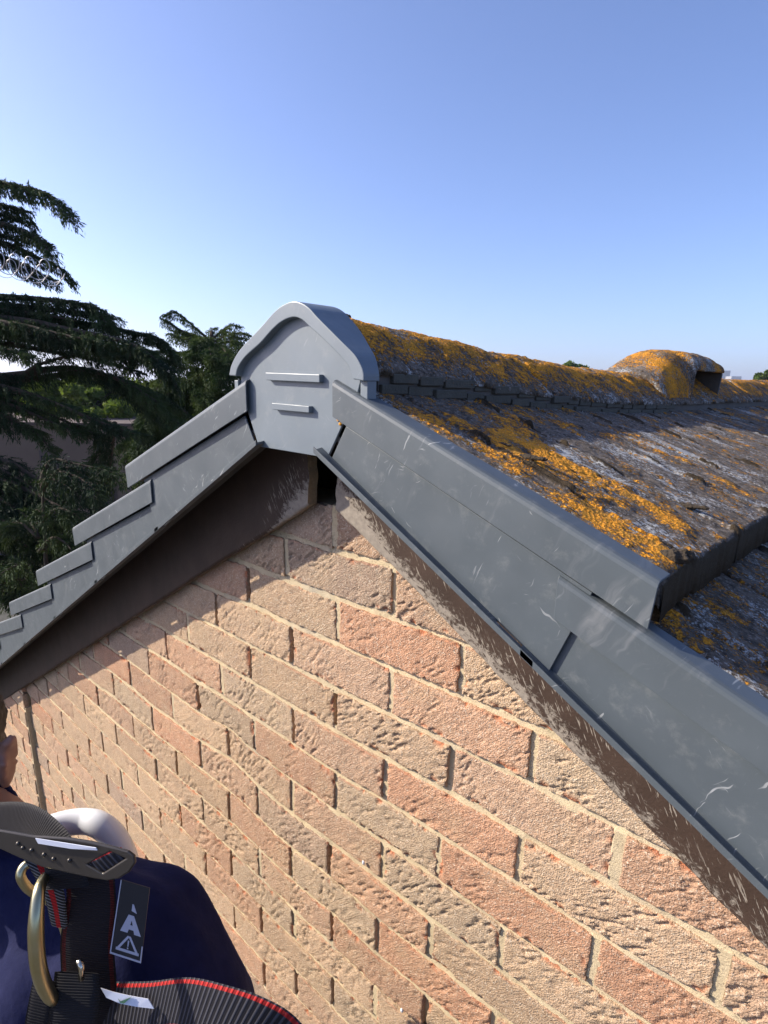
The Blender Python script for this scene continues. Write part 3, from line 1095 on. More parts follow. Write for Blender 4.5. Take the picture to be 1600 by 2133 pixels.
# hooded ridge vent, open on the side that faces the camera
def vent():
    y0, y1 = .985, 1.46
    ny, nt = 70, 44
    gy = np.linspace(y0, y1, ny)
    V = []
    for y in gy:
        t = (y - y0) / (y1 - y0)
        rise = float(sstep(-.08, .42, t)) ** .8 * (1 - .22 * float(sstep(.78, 1.0, t)))
        w = .104 + .004 * rise
        crest = .238 + .072 * rise
        for a in range(nt):
            an = math.pi * a / (nt - 1)
            cx = math.copysign(abs(math.cos(an)) ** .85, math.cos(an))
            cz = math.sin(an) ** .85
            zlo = .166 + (.090 * float(sstep(.40, .44, t)) if cx > 0 else 0.02)
            V.append((RX + w * cx, y, zlo + (crest - zlo) * cz))
    V = np.array(V)
    P = V.copy()
    o = fbm(P * 16 + 9, 4, .6) * .95 + .03
    wv = fbm(P * 20 + 60, 4, .6) * .95 - .10
    V[:, 2] += (fbm(P * 60, 3) - .5) * .006
    f = grid_faces(ny, nt)
    me = mesh('ridge_vent', V, f, M['roof'], True, {'cover': np.clip(np.stack([o, wv, o * 0], -1), 0, 1)}, True)
    ob = part(add('ridge_vent', me), roof, 'hooded ridge vent crusted with orange lichen')
    m = ob.modifiers.new('thickness', 'SOLIDIFY')
    m.thickness = .012
    m.offset = -1
    # far end wall of the hood
    end = V[-nt:]
    eb = MB()
    base = [(p[0] * .97 + RX * .03, y1 - .012, p[2] - .006) for p in end] + [(RX - .10, y1 - .012, .165), (RX + .10, y1 - .012, .165)]
    eb.prism(base, [(x, y1 - .002, z) for x, y, z in base])
    part(eb.build('hood_end', M['cement'], ob), ob)


vent()

# ================================================================== GROUND, FAR TOWN, TREES
k = NT('paved_ground')
p = k.pos()
c = k.mix(k.noise(p, .15, 5), (0.07, 0.068, 0.06), (0.12, 0.115, 0.10))
M['grass'] = k.set(c, 0.95, k.bump(k.noise(p, 3, 5), .5, .1), .1)
g = MB().add([(-9000, -9000, GROUND_Z), (9000, -9000, GROUND_Z), (9000, 9000, GROUND_Z), (-9000, 9000, GROUND_Z)], [(0, 1, 2, 3)]).build('ground', M['grass'])
g['kind'] = 'structure'

M['tower_a'] = simple('tower_glass', (0.20, 0.23, 0.27), 0.5)
M['tower_b'] = simple('tower_concrete', (0.32, 0.31, 0.30), 0.8)
M['tower_win'] = simple('tower_window', (0.06, 0.08, 0.10), 0.2)
FLAT_R = np.array([cr[0], cr[1], 0.0]) / math.hypot(cr[0], cr[1])
FLAT_F = np.array([-FLAT_R[1], FLAT_R[0], 0.0])


def tower(u0, u1, vtop, depth, mat, label, floors, crown=0):
    a, b = cp(u0, vtop, depth), cp(u1, vtop, depth)
    w = float(np.dot(b - a, FLAT_R))
    top = float((a[2] + b[2]) / 2)
    base = np.array([(a[0] + b[0]) / 2, (a[1] + b[1]) / 2, GROUND_Z])
    t = thing('tower_block', label, 'tower', 'far towers on the skyline', tuple(base))
    rot = math.atan2(FLAT_R[1], FLAT_R[0])
    H = top - GROUND_Z
    mb = MB().box(-w / 2, w / 2, -w / 2, w / 2, 0, H)
    if crown:
        mb.box(-w / 4, w / 4, -w / 4, w / 4, H, H + crown)
    o = mb.build('tower_body', mat, t)
    nf = floors
    for q in range(nf):
        z = H * (q + .35) / nf
        MB().box(-w / 2 * .94, w / 2 * .94, -w / 2 - .5, -w / 2 - .02, z, z + H / nf * .5).build('window_band', M['tower_win'], t)
    t.rotation_euler = (0, 0, rot)


tower(1214, 1233, 776, 3200, M['tower_b'], 'low pale far tower on the skyline beside the treetop', 14)
tower(1246, 1258, 772, 3400, M['tower_a'], 'slim hazy far tower on the skyline left of the ridge vent', 20, 8)
tower(1499, 1517, 772, 3000, M['tower_a'], 'tallest hazy tower on the skyline right of the ridge vent', 22)
tower(1518, 1539, 784, 2900, M['tower_b'], 'squat hazy tower beside the tallest one, right of the vent', 14)

M['cedar'] = mat_leaf('cedar_needles', (0.014, 0.028, 0.017), (0.044, 0.068, 0.026), .12)
M['cedar_lit'] = mat_leaf('lit_cedar_needles', (0.020, 0.040, 0.018), (0.070, 0.098, 0.030), .18)  # brighter copy of the cedar needles, sunlit tone put into the colour
M['leaf'] = mat_leaf('broad_leaves', (0.055, 0.095, 0.022), (0.13, 0.17, 0.05), .35)
M['leaf_dark'] = mat_leaf('dark_broad_leaves', (0.03, 0.06, 0.018), (0.075, 0.11, 0.03), .3)
k = NT('bark')
p = k.pos()
M['bark'] = k.set(k.mix(k.noise(p, 9, 5), (0.030, 0.024, 0.018), (0.085, 0.07, 0.055)), .95, k.bump(k.noise(k.mapping(p, (12, 12, 3)), 2, 5), .8, .03), .1)


def diamonds(pos, d, ln, wd, rng):
    """one small kite-shaped face per needle tuft"""
    n = len(pos)
    d = d / (np.linalg.norm(d, axis=1)[:, None] + 1e-9)
    r = rng.normal(size=(n, 3))
    s = np.cross(d, r)
    s /= np.linalg.norm(s, axis=1)[:, None] + 1e-9
    L, Wd = ln[:, None], wd[:, None]
    v = np.stack([pos - d * L * .5, pos + s * Wd * .5 - d * L * .05, pos + d * L * .5, pos - s * Wd * .5 - d * L * .05], 1)
    return v.reshape(-1, 3), (np.arange(n * 4).reshape(n, 4))


def limb_foliage(P, spread, droop, dens, rng, t0=.12, tuft=.085):
    n = max(8, int(dens * 60))
    S = spline(P, 60)
    seg = np.linalg.norm(np.diff(S, axis=0), axis=1)
    L = seg.sum()
    cum = np.r_[0, np.cumsum(seg)] / L
    ntw = int(L * 36 * dens)
    t = t0 + (1 - t0) * rng.random(ntw) ** .85
    idx = np.clip(np.searchsorted(cum, t), 1, 59)
    base = S[idx]
    tg = S[idx] - S[idx - 1]
    tg /= np.linalg.norm(tg, axis=1)[:, None]
    side = np.stack([-tg[:, 1], tg[:, 0], np.zeros(ntw)], 1)
    side /= np.linalg.norm(side, axis=1)[:, None] + 1e-9
    sg = np.where(rng.random(ntw) < .5, -1, 1)[:, None]
    dirn = side * sg * rng.uniform(.35, 1, (ntw, 1)) + tg * rng.uniform(.25, 1.0, (ntw, 1)) + np.array([0, 0, 1]) * rng.uniform(-.06, .22, (ntw, 1))
    dirn /= np.linalg.norm(dirn, axis=1)[:, None]
    ln = spread * (1 - .72 * t) * rng.uniform(.35, 1.0, ntw) + .08
    pos, dr = [], []
    K = int(max(8, spread * 34))
    for q in range(K):
        f = (q + rng.random(ntw)) / K
        s_ = f * ln
        pp = base + dirn * s_[:, None]
        drop = droop * (s_ ** 1.8)[:, None] * np.array([0, 0, -1.0])
        pp = pp + drop + rng.normal(size=(ntw, 3)) * .014
        dd = dirn + np.array([0, 0, -1]) * (droop * 1.8 * s_ ** .8)[:, None] + rng.normal(size=(ntw, 3)) * .45
        pos.append(pp)
        dr.append(dd)
        # hanging sprigs
        m = rng.random(ntw) < .8
        hang = rng.uniform(.02, .20, m.sum())[:, None] * np.array([0, 0, -1.0])
        pos.append(pp[m] + hang * (.4 + droop))
        dr.append(np.array([0, 0, -1.0]) + rng.normal(size=(m.sum(), 3)) * .35 + dirn[m] * .4)
    return np.vstack(pos), np.vstack(dr)


def cedar(name, label, base, top, limbs, seed, tuft, mat, trunk_r, sib=2):
    rng = np.random.default_rng(seed)
    t = thing(name, label, 'tree', 'cedar trees left of the gable', tuple(map(float, base)))
    off = np.array(base, float)
    mb = MB()
    tr = spline([base, base + (top - base) * .5 + np.array([.15, -.1, 0]), top], 16) - off
    mb.tube(tr, list(np.linspace(trunk_r, trunk_r * .16, 16)), 12)
    mb.build('trunk', M['bark'], t, smooth=True)
    PP, DD = [], []
    more = []
    for P, spread, droop, dens in limbs:
        more.append((P, spread, droop, dens))
        for q in range(sib if dens > .95 else 1 if dens > .82 else 0):
            P2 = np.array(P)
            m = len(P2)
            w = np.linspace(0, 1, m)[:, None]
            jit = rng.normal(size=3) * np.array([.35, .35, .10]) * spread + np.array([0, 0, -.16 - .14 * q]) * spread ** .5
            P2 = P2 + jit * np.sin(np.clip(w * 2.2, 0, 1.57)) ** .7
            P2 = spline(P2, 20)[:int(20 * rng.uniform(.72, .95))]
            more.append((P2[::3] if len(P2[::3]) > 3 else P2, spread * rng.uniform(.7, 1), droop * rng.uniform(.9, 1.3), dens * .9))
    for P, spread, droop, dens in more:
        P = np.array(P) - off
        S = spline(P, 14)
        r0 = .018 + .012 * np.linalg.norm(P[-1] - P[0])
        MB().tube(S, list(np.linspace(r0, .006, 14)), 7).build('limb', M['bark'], t, smooth=True)
        a, b = limb_foliage(P, spread, droop, dens, rng)
        PP.append(a)
        DD.append(b)
    PP, DD = np.vstack(PP), np.vstack(DD)
    cc = (PP + off - CAM) @ RM.T
    uu = PPX + F_PX * cc[:, 0] / cc[:, 2]
    keep = (uu > -70) | (rng.random(len(PP)) < .35)
    PP, DD = PP[keep], DD[keep]
    ln = rng.uniform(.6, 1.35, len(PP)) * tuft
    v, f = diamonds(PP, DD, ln, ln * rng.uniform(.13, .24, len(PP)), rng)
    add('crown', mesh('crown', v, f, mat), t)
    return t, len(PP)


def L(depth, dd, *uv):
    """limb through pixels; depth drifts by dd along it"""
    n = len(uv)
    return [cp(u, v, depth + dd * i / (n - 1)) for i, (u, v) in enumerate(uv)]


D1 = 10.5
limbs1 = [
    (L(D1, -.8, (-420, 470), (-220, 400), (-60, 384), (60, 393), (112, 416), (146, 452)), .55, .55, 1.0),
    (L(D1, .4, (-420, 480), (-150, 432), (-20, 424), (42, 440), (70, 466)), .45, .6, 1.0),
    (L(D1, -.5, (-420, 520), (-150, 455), (-20, 462), (50, 484), (88, 505), (106, 532)), .5, .5, 1.0),
    (L(D1, .5, (-420, 560), (-150, 492), (0, 505), (80, 538), (120, 556), (146, 580)), .6, .4, 1.1),
    (L(D1, -.3, (-420, 650), (-200, 612), (-40, 616), (70, 622), (150, 630), (198, 642), (219, 672)), .85, .5, 1.15),
    (L(D1, .6, (-420, 700), (-150, 640), (60, 655), (180, 676), (265, 690), (330, 708), (363, 738)), .8, .45, 1.15),
    (L(D1, -.9, (-420, 740), (-150, 660), (40, 668), (150, 690), (240, 706), (300, 730), (345, 768)), .7, .5, 1.0),
    (L(D1, .9, (-420, 760), (-200, 690), (20, 700), (130, 715), (240, 735), (330, 765), (372, 810)), .7, .6, .9),
    (L(D1, 1.2, (-420, 740), (-250, 680), (-100, 676), (30, 688), (90, 706)), .6, .4, .9),
    (L(D1, -1.2, (-420, 760), (-250, 720), (-100, 716), (20, 730), (60, 742)), .5, .4, .8),
    (L(D1, 0, (-420, 860), (-120, 800), (40, 782), (90, 770), (170, 768), (250, 792), (330, 840), (378, 890)), .75, .55, .85),
    (L(D1, -.6, (40, 786), (80, 760), (150, 738), (215, 712)), .45, .4, .55),
    (L(D1, .7, (170, 768), (230, 790), (290, 826), (340, 875), (352, 920)), .8, .7, 1.0),
    (L(D1, -.8, (-420, 880), (-200, 800), (-40, 800), (60, 822), (140, 852), (220, 884), (290, 906)), .62, .35, 1.1),
    (L(D1, -.4, (-420, 930), (-200, 850), (-40, 850), (30, 880), (80, 905), (104, 936)), .45, .35, 1.0),
    (L(D1, -.6, (-420, 1060), (-150, 960), (0, 958), (80, 1000), (160, 1030), (220, 1065)), .5, .4, .9),
    (L(D1, -1.0, (-420, 1080), (-150, 1000), (0, 1000), (90, 1040), (150, 1070), (200, 1110)), .75, .4, 1.15),
    (L(D1, .4, (-420, 1080), (-150, 1030), (0, 1030), (70, 1075), (140, 1130)), .8, .4, 1.1),
    (L(D1, -1.0, (-420, 1160), (-150, 1080), (0, 1085), (70, 1120), (120, 1165)), .8, .4, 1.1),
    (L(D1, .3, (-420, 1200), (-150, 1130), (0, 1130), (60, 1165), (90, 1210)), .8, .4, 1.1),
    (L(D1, -.6, (-420, 1290), (-150, 1190), (-10, 1185), (40, 1215), (60, 1260)), .8, .4, 1.1),
    (L(D1, .9, (240, 880), (225, 930), (215, 985), (212, 1040)), .4, .25, 1.0),
]
tb, tt = cp(-430, 900, D1), cp(-440, 250, D1)
tb = np.array([tb[0], tb[1], GROUND_Z])
t1, nq = cedar('cedar_tree', 'large dark cedar with tiered drooping limbs at the left edge', tb, tt, limbs1, 3, .085, M['cedar'], .38)

D2 = 15.5
limbs2 = [
    (L(D2, -.3, (440, 712), (415, 690), (390, 668), (368, 652), (345, 656)), .45, .55, 1.2),
    (L(D2, .3, (440, 716), (410, 700), (385, 692), (362, 690)), .5, .6, 1.1),
    (L(D2, -.6, (440, 724), (405, 708), (380, 704), (356, 696)), .55, .6, 1.1),
    (L(D2, .2, (441, 708), (462, 690), (480, 678), (498, 680)), .4, .5, 1.1),
    (L(D2, -.3, (441, 714), (470, 700), (495, 694), (516, 698)), .45, .45, 1.1),
    (L(D2, -.8, (441, 722), (470, 712), (490, 712), (504, 726)), .5, .6, 1.2),
    (L(D2, .5, (441, 716), (438, 700), (440, 690), (446, 684)), .25, .5, .9),
    (L(D2, -1.6, (442, 745), (436, 722), (436, 725), (440, 745)), .6, .8, 1.4),
    (L(D2, -1.6, (442, 745), (455, 722), (468, 730), (480, 752)), .6, .8, 1.4),
    (L(D2, -1.7, (442, 790), (446, 760), (450, 766), (456, 790)), .7, .8, 1.4),
    (L(D2, -1.7, (442, 830), (436, 800), (430, 806), (424, 835)), .7, .8, 1.4),
    (L(D2, -1.2, (442, 720), (430, 706), (420, 706), (410, 722)), .6, .6, 1.2),
    (L(D2, -.5, (442, 770), (400, 740), (350, 734), (300, 738), (262, 768)), .8, .65, 1.2),
    (L(D2, .6, (442, 770), (480, 742), (520, 738), (560, 750)), .8, .6, 1.1),
    (L(D2, -1.3, (442, 800), (410, 770), (380, 768), (340, 790), (318, 830)), .9, .7, 1.2),
    (L(D2, -.6, (442, 800), (480, 775), (520, 775), (560, 800)), .9, .6, 1.2),
    (L(D2, .8, (442, 810), (380, 790), (320, 795), (270, 820)), .9, .5, 1.1),
    (L(D2, -1.5, (442, 840), (400, 812), (360, 815), (320, 850), (300, 890)), 1.0, .6, 1.2),
    (L(D2, -1.2, (442, 840), (470, 818), (500, 822), (540, 850)), 1.0, .5, 1.2),
    (L(D2, -.8, (442, 880), (390, 850), (340, 862), (290, 905)), 1.1, .5, 1.2),
    (L(D2, -1.6, (442, 880), (440, 850), (430, 856), (410, 890)), 1.0, .5, 1.2),
    (L(D2, -1.2, (442, 930), (380, 895), (320, 905), (270, 950)), 1.1, .5, 1.2),
    (L(D2, -1.6, (442, 960), (390, 930), (330, 950), (280, 1000)), 1.1, .5, 1.1),
    (L(D2, .9, (442, 930), (380, 900), (300, 905), (250, 930)), 1.0, .5, 1.0),
]
tb, tt = cp(445, 900, D2), cp(441, 690, D2)
tb = np.array([tb[0], tb[1], GROUND_Z])
cedar('cedar_tree', 'smaller cedar top rising just left of the ridge end cap', tb, tt, limbs2, 8, .085, M['cedar_lit'], .3, 1)

# a sunlit drooping bough of a third, lower cedar in front of the far house
D3 = 9.0
limbs3 = [
    (L(D3, -.4, (85, 1010), (95, 975), (112, 957), (150, 965), (200, 975), (262, 992)), .34, .7, 1.3),
    (L(D3, -.8, (85, 1030), (110, 990), (140, 985), (180, 1005), (205, 1030)), .4, .7, 1.2),
    (L(D3, -.5, (80, 1090), (120, 1060), (160, 1075), (185, 1110)), .55, .6, 1.2),
    (L(D3, .2, (80, 1120), (40, 1090), (0, 1100), (-30, 1140)), .6, .6, 1.2),
    (L(D3, -.6, (80, 1150), (110, 1120), (140, 1135), (165, 1170)), .6, .6, 1.2),
    (L(D3, -.6, (80, 1220), (50, 1180), (10, 1190), (-30, 1230)), .6, .6, 1.2),
    (L(D3, -.6, (80, 1240), (100, 1200), (120, 1215), (140, 1260)), .6, .6, 1.2),
]
tb, tt = cp(80, 1300, D3), cp(86, 975, D3)
tb = np.array([tb[0], tb[1], GROUND_Z])
cedar('cedar_tree', 'low young cedar with a sunlit bough before the far house window', tb, tt, limbs3, 21, .075, M['cedar'], .09, 1)


def broadleaf(label, centre, rad, seed, mat, n, leaf, group):
    rng = np.random.default_rng(seed)
    base = (float(centre[0]), float(centre[1]), GROUND_Z)
    t = thing('broadleaf_tree', label, 'tree', group, base)
    c = np.array([0, 0, centre[2] - GROUND_Z])
    mb = MB().tube([(0, 0, 0), (.1, .05, c[2] * .5), (0, 0, c[2])], [.05 * c[2], .035 * c[2], .01 * c[2]], 10)
    for q in range(7):
        a = rng.uniform(0, 6.28)
        e = c + np.array([math.cos(a) * rad[0] * .6, math.sin(a) * rad[1] * .6, rng.uniform(-.2, .6) * rad[2]])
        mb.tube([(0, 0, c[2] * .55), (c * .8 + e * .2), e], [.02 * c[2], .012 * c[2], .004 * c[2]], 7)
    mb.build('trunk', M['bark'], t, smooth=True)
    nc = 70
    u = rng.normal(size=(nc, 3))
    u /= np.linalg.norm(u, axis=1)[:, None]
    cc = c + u * np.array(rad) * rng.uniform(.45, 1.0, (nc, 1))
    cs = rng.uniform(.16, .36, nc) * min(rad)
    pick = rng.integers(0, nc, n)
    r = rng.normal(size=(n, 3))
    r /= np.linalg.norm(r, axis=1)[:, None]
    pos = cc[pick] + r * (cs[pick] * rng.random(n) ** .4)[:, None] * np.array([1.2, 1.2, .8])
    ln = rng.uniform(.6, 1.3, n) * leaf
    v, f = diamonds(pos, rng.normal(size=(n, 3)) + np.array([0, 0, -.5]), ln, ln * .6, rng)
    add('crown', mesh('crown', v, f, mat), t)


gp_ = 'broadleaf trees behind the cedars'
broadleaf('bright green tree filling the gap under the large cedar limb', cp(185, 850, 30), (3.4, 3.0, 2.3), 1, M['leaf'], 26000, .26, gp_)
broadleaf('green tree behind the cedars, just above the far house', cp(285, 900, 33), (3.2, 3.2, 2.9), 2, M['leaf'], 22000, .26, gp_)
broadleaf('darker green tree low at the far left under the cedar', cp(20, 838, 36), (4.0, 3.0, 1.7), 4, M['leaf_dark'], 18000, .28, gp_)
broadleaf('tree behind the smaller cedar, seen between its boughs', cp(430, 880, 34), (4.0, 3.5, 2.6), 5, M['leaf_dark'], 20000, .28, gp_)
gf = 'far treetops over the ridge'
broadleaf('round green treetop showing over the mossy ridge', cp(1191, 792, 120), (3.4, 3.4, 3.2), 6, M['leaf'], 12000, .7, gf)
broadleaf('green treetop at the right edge over the ridge', cp(1606, 805, 120), (3.4, 3.4, 3.1), 7, M['leaf'], 12000, .7, gf)

# far rendered house behind the cedars
M['render_wall'] = simple('grey_render', (0.13, 0.095, 0.072), .9, var=.12, vs=1.2, bump=.2, bs=30)
M['dark_glass'] = simple('dark_glass', (0.02, 0.02, 0.024), .15)
M['brown_frame'] = simple('brown_frame', (0.07, 0.05, 0.045), .6)
M['roof_far'] = simple('far_roof', (0.09, 0.065, 0.055), .9, var=.3, vs=4)
hc = cp(130, 1000, 25.0)
fh = thing('rendered_house', 'plain grey-brown rendered house behind the cedar limbs', 'house', None, (float(hc[0]), float(hc[1]), GROUND_Z))
fh.rotation_euler = (0, 0, math.atan2(FLAT_R[1], FLAT_R[0]))
zt = float(cp(130, 884, 25.0)[2]) - GROUND_Z
MB().box(-7.5, 3.4, 0, 7, 0, zt).build('wall', M['render_wall'], fh)
rf = MB().prism([(-7.6, -.1, zt), (3.5, -.1, zt), (3.5, 7.1, zt), (-7.6, 7.1, zt)], [(-7.6, -.1, zt + .12), (3.5, -.1, zt + .12), (3.5, 7.1, zt + .12), (-7.6, 7.1, zt + .12)]).build('roof', M['roof_far'], fh)
def fwin(u0, u1, v0, v1):
    a, b = cp(u0, v0, 25.0) - hc, cp(u1, v1, 25.0) - hc
    x0, x1 = float(a @ FLAT_R), float(b @ FLAT_R)
    z0, z1 = float(b[2] + hc[2] - GROUND_Z), float(a[2] + hc[2] - GROUND_Z)
    w = MB().box(x0, x1, -.03, .05, z0, z1).build('window', M['brown_frame'], fh)
    MB().box(x0 + .07, x1 - .07, -.05, -.031, z0 + .07, z1 - .22).build('pane', M['dark_glass'], w)
fwin(90, 130, 936, 990)
fwin(-60, -20, 936, 990)
fwin(200, 240, 1010, 1080)

# coil of wire strung in front of the cedar
wc = NT('galvanised_wire').set((0.36, 0.36, 0.39), .45, None, .5, .8)
coil = thing('wire_coil', 'coil of pale bare wire loops hanging before the cedar limb', 'wire', None, tuple(map(float, cp(-260, 560, 4.0))))
o0 = np.array(coil.location)
a0, a1 = cp(-260, 500, 4.0) - o0, cp(117, 567, 4.0) - o0
ax = (a1 - a0) / np.linalg.norm(a1 - a0)
sd = np.cross(ax, np.array([0, 0, 1.0]))
sd /= np.linalg.norm(sd)
upv = np.cross(sd, ax)
Ln = np.linalg.norm(a1 - a0)
turns = int(Ln / .098)
for nm, rr, oz, ph in (('loop_wire', .066, 0, 0), ('lower_wire', .060, -.030, 1.3)):
    pts = []
    for q in range(turns * 28 + 1):
        th = 2 * math.pi * q / 28 + ph
        s_ = Ln * q / (turns * 28)
        pts.append(a0 + ax * (s_ + .062 * math.cos(th)) + upv * (rr * math.sin(th) + oz) + sd * .012 * math.sin(th + .6))
    MB().tube(pts, 0.0034 if oz == 0 else .0022, 6).build(nm, wc, coil, smooth=True)
MB().tube([a0 + np.array([0, 0, .4]), a0 + np.array([0, 0, -7.2 + .2 - a0[2] - o0[2] + .2])], .025, 10).build('support_post', wc, coil, smooth=True)

# ================================================================== THE PERSON IN THE BASKET
from itertools import product


def fuse(prims, voxel, smooth_it):
    """fuse overlapping closed shapes into one continuous surface"""
    mb = MB()
    for c, r in prims:
        c = np.asarray(c, float)
        r = np.asarray(r, float) * np.ones(3)
        nu, nv = 20, 12
        vs = [(c + r * np.array([0, 0, 1]))]
        for j in range(1, nv):
            ph = math.pi * j / nv
            for i in range(nu):
                th = 2 * math.pi * i / nu
                vs.append(c + r * np.array([math.sin(ph) * math.cos(th), math.sin(ph) * math.sin(th), math.cos(ph)]))
        vs.append(c - r * np.array([0, 0, 1]))
        fs = [(0, 1 + i, 1 + (i + 1) % nu) for i in range(nu)]
        for j in range(nv - 2):
            for i in range(nu):
                a, b = 1 + j * nu + i, 1 + j * nu + (i + 1) % nu
                fs.append((a, a + nu, b + nu, b))
        e = len(vs) - 1
        fs += [(e, 1 + (nv - 2) * nu + (i + 1) % nu, 1 + (nv - 2) * nu + i) for i in range(nu)]
        mb.add(vs, fs)
    me = mesh('tmp', np.array(mb.v), mb.f)
    ob = bpy.data.objects.new('tmp', me)
    COL.objects.link(ob)
    m = ob.modifiers.new('r', 'REMESH')
    m.mode = 'VOXEL'
    m.voxel_size = voxel
    m = ob.modifiers.new('s', 'SMOOTH')
    m.iterations = smooth_it
    m.factor = .5
    dg = bpy.context.evaluated_depsgraph_get()
    out = bpy.data.meshes.new_from_object(ob.evaluated_get(dg))
    bpy.data.objects.remove(ob)
    n = len(out.vertices)
    co = np.zeros(n * 3)
    out.vertices.foreach_get('co', co)
    nr = np.zeros(n * 3)
    out.vertices.foreach_get('normal', nr)
    return out, co.reshape(-1, 3), nr.reshape(-1, 3)


def chain(A, B, ra, rb_, n=14):
    A, B = np.asarray(A), np.asarray(B)
    return [(A + (B - A) * t, ra + (rb_ - ra) * t) for t in np.linspace(0, 1, n)]


def finish(me, co, mat):
    me.vertices.foreach_set('co', co.ravel())
    me.materials.clear()
    me.materials.append(mat)
    me.polygons.foreach_set('use_smooth', np.ones(len(me.polygons), dtype=bool))
    me.update()
    return me


FW = np.array([-RM[2][0], -RM[2][1], 0.0])
FW /= np.linalg.norm(FW)          # from the person towards the camera, level
UP = np.array([0, 0, 1.0])

k = NT('navy_fleece')
p = k.pos()
c = k.mix(k.noise(p, 60, 4), (0.006, 0.007, 0.030), (0.014, 0.017, 0.058))
bp = k.bump(k.noise(p, 26, 4, .6), .5, .006)
bp = k.bump(k.noise(p, 900, 2), .35, .0006, bp)
M['fleece'] = k.set(c, .85, bp, .12)
k.b.inputs['Sheen Weight'].default_value = .08
k.b.inputs['Sheen Roughness'].default_value = .4
k.b.inputs['Sheen Tint'].default_value = (.35, .4, .9, 1)
k = NT('skin')
p = k.pos()
M['skin'] = k.set(k.mix(k.noise(p, 60, 4), (0.28, 0.14, 0.095), (0.36, 0.19, 0.13)), .5, k.bump(k.noise(p, 500, 3), .15, .001), .4)
k.b.inputs['Subsurface Weight'].default_value = .15
k.b.inputs['Subsurface Radius'].default_value = (.012, .004, .002)
M['hair'] = simple('dark_hair', (0.018, 0.014, 0.012), .6, var=.4, vs=300, bump=.6, bs=400)

ear = cp(4, 1600, .78)
headc = ear - FLAT_R * .098 + UP * .012 + FW * .005
neck0 = headc - UP * .07 - FW * .01
neck1 = cp(-70, 1775, .80)
hipc = neck1 - UP * .75 - FW * .02
person = thing('person', 'person in a navy jacket and black harness at the lower left', 'person', None, tuple(map(float, hipc - UP * .9)))
poff = np.array(person.location)


def padd(name, me, parent=None):
    o = add(name, me, person if parent is None else parent)
    if parent is None:
        o.matrix_parent_inverse = Matrix.Translation(tuple(-poff))
    return o


# body: head with face, ears, neck; torso and legs under the clothes, one surface
hp = [(headc + UP * .015, (.078, .090, .108)), (headc - UP * .045 + FW * .022, (.060, .062, .075)), (headc - UP * .088 + FW * .05, (.034, .03, .026)),
      (headc + FW * .094 - UP * .018, (.013, .013, .022)), (headc + FW * .088 + UP * .012, (.011, .011, .02)), (headc + FW * .086 + UP * .034, (.034, .034, .012)),
      (headc + FW * .084 - UP * .064, (.024, .024, .010))]
hp += chain(neck0, neck1, .054, .060, 8)
for sgn in (1, -1):
    e0 = headc + FLAT_R * sgn * .094 + UP * .002 - FW * .004
    for a in np.linspace(0, 1, 12):
        th = math.radians(115 - 300 * a)
        hp.append((e0 + FLAT_R * sgn * (.012 + .006 * math.sin(th)) - FW * (.004 + .013 * math.cos(th)) + UP * (.030 * math.sin(th) - .004), .0072))
    hp.append((e0 + FLAT_R * sgn * .004 - FW * .004 - UP * .002, (.010, .010, .026)))
    hp.append((e0 - FLAT_R * sgn * .010 - FW * .004 - UP * .004, (.012, .012, .022)))
    hp.append((e0 + FLAT_R * sgn * .006 - UP * .034, (.008, .008, .010)))
hp += chain(neck1, hipc, .085, .11, 14)
for sgn in (1, -1):
    hp += chain(hipc + FLAT_R * sgn * .09, hipc + FLAT_R * sgn * .10 - UP * .86, .085, .05, 20)
    hp += [(hipc + FLAT_R * sgn * .10 - UP * .87 + FW * .06, (.06, .06, .03))]
me, co, nr = fuse(hp, .006, 2)
body = padd('body', finish(me, co, M['skin']))
for sgn in (1, -1):
    MBo = fuse([(headc + FW * .082 + FLAT_R * sgn * .032 + UP * .014, (.012, .012, .009))], .002, 1)
    padd('eye', finish(MBo[0], MBo[1], M['hair']))
hh = [(headc + UP * .038 - FW * .014, (.086, .092, .098)), (headc - UP * .03 - FW * .05, (.072, .068, .075))]
for sgn in (1, -1):
    hh.append((headc + FLAT_R * sgn * .058 + UP * .045 + FW * .002, (.024, .03, .05)))
me, co, nr = fuse(hh, .005, 2)
co = co + nr * ((fbm(co * 130, 3) - .5) * .010)[:, None]
padd('hair', finish(me, co, M['hair']))

# jacket
shR = cp(292, 1968, .73)
shL = neck1 * 2 - shR - UP * .02
shL = np.array([shL[0], shL[1], shR[2] + .01])
jk = chain(cp(-60, 1826, .78), shR, .060, .079, 14)
jk += chain(neck1 - UP * .03, shL, .062, .080, 14)
jk += [(cp(150, 1985, .74), (.09, .09, .09)), (cp(230, 2010, .72), .085)]
elR = cp(575, 2480, .66)
jk += chain(shR, elR, .080, .062, 16)
handR = elR + FW * .05 - UP * .22
jk += chain(elR, handR, .058, .040, 12)
elL = shL - UP * .29 - FLAT_R * .06
jk += chain(shL, elL, .080, .062, 14) + chain(elL, elL + FW * .22, .058, .042, 12)
for t_, rx, ry in ((.24, .185, .112), (.36, .185, .12), (.5, .175, .115), (.64, .165, .11), (.78, .165, .11), (.92, .17, .112)):
    cc = neck1 + (hipc - neck1) * t_
    ang = np.abs(FLAT_R)
    rr = np.sqrt((FLAT_R * rx) ** 2 + (FW * ry) ** 2)
    jk += [(cc + FLAT_R * q * rx * .62, ry * 1.0) for q in (-1, -.5, 0, .5, 1)]
me, co, nr = fuse(jk, .007, 6)
rdg = 1 - np.abs(2 * fbm(co @ np.array([[.8, -.4, .3], [.3, .9, -.5], [-.5, .3, .8]]) * np.array([4, 11, 7]) + 3, 2) - 1)
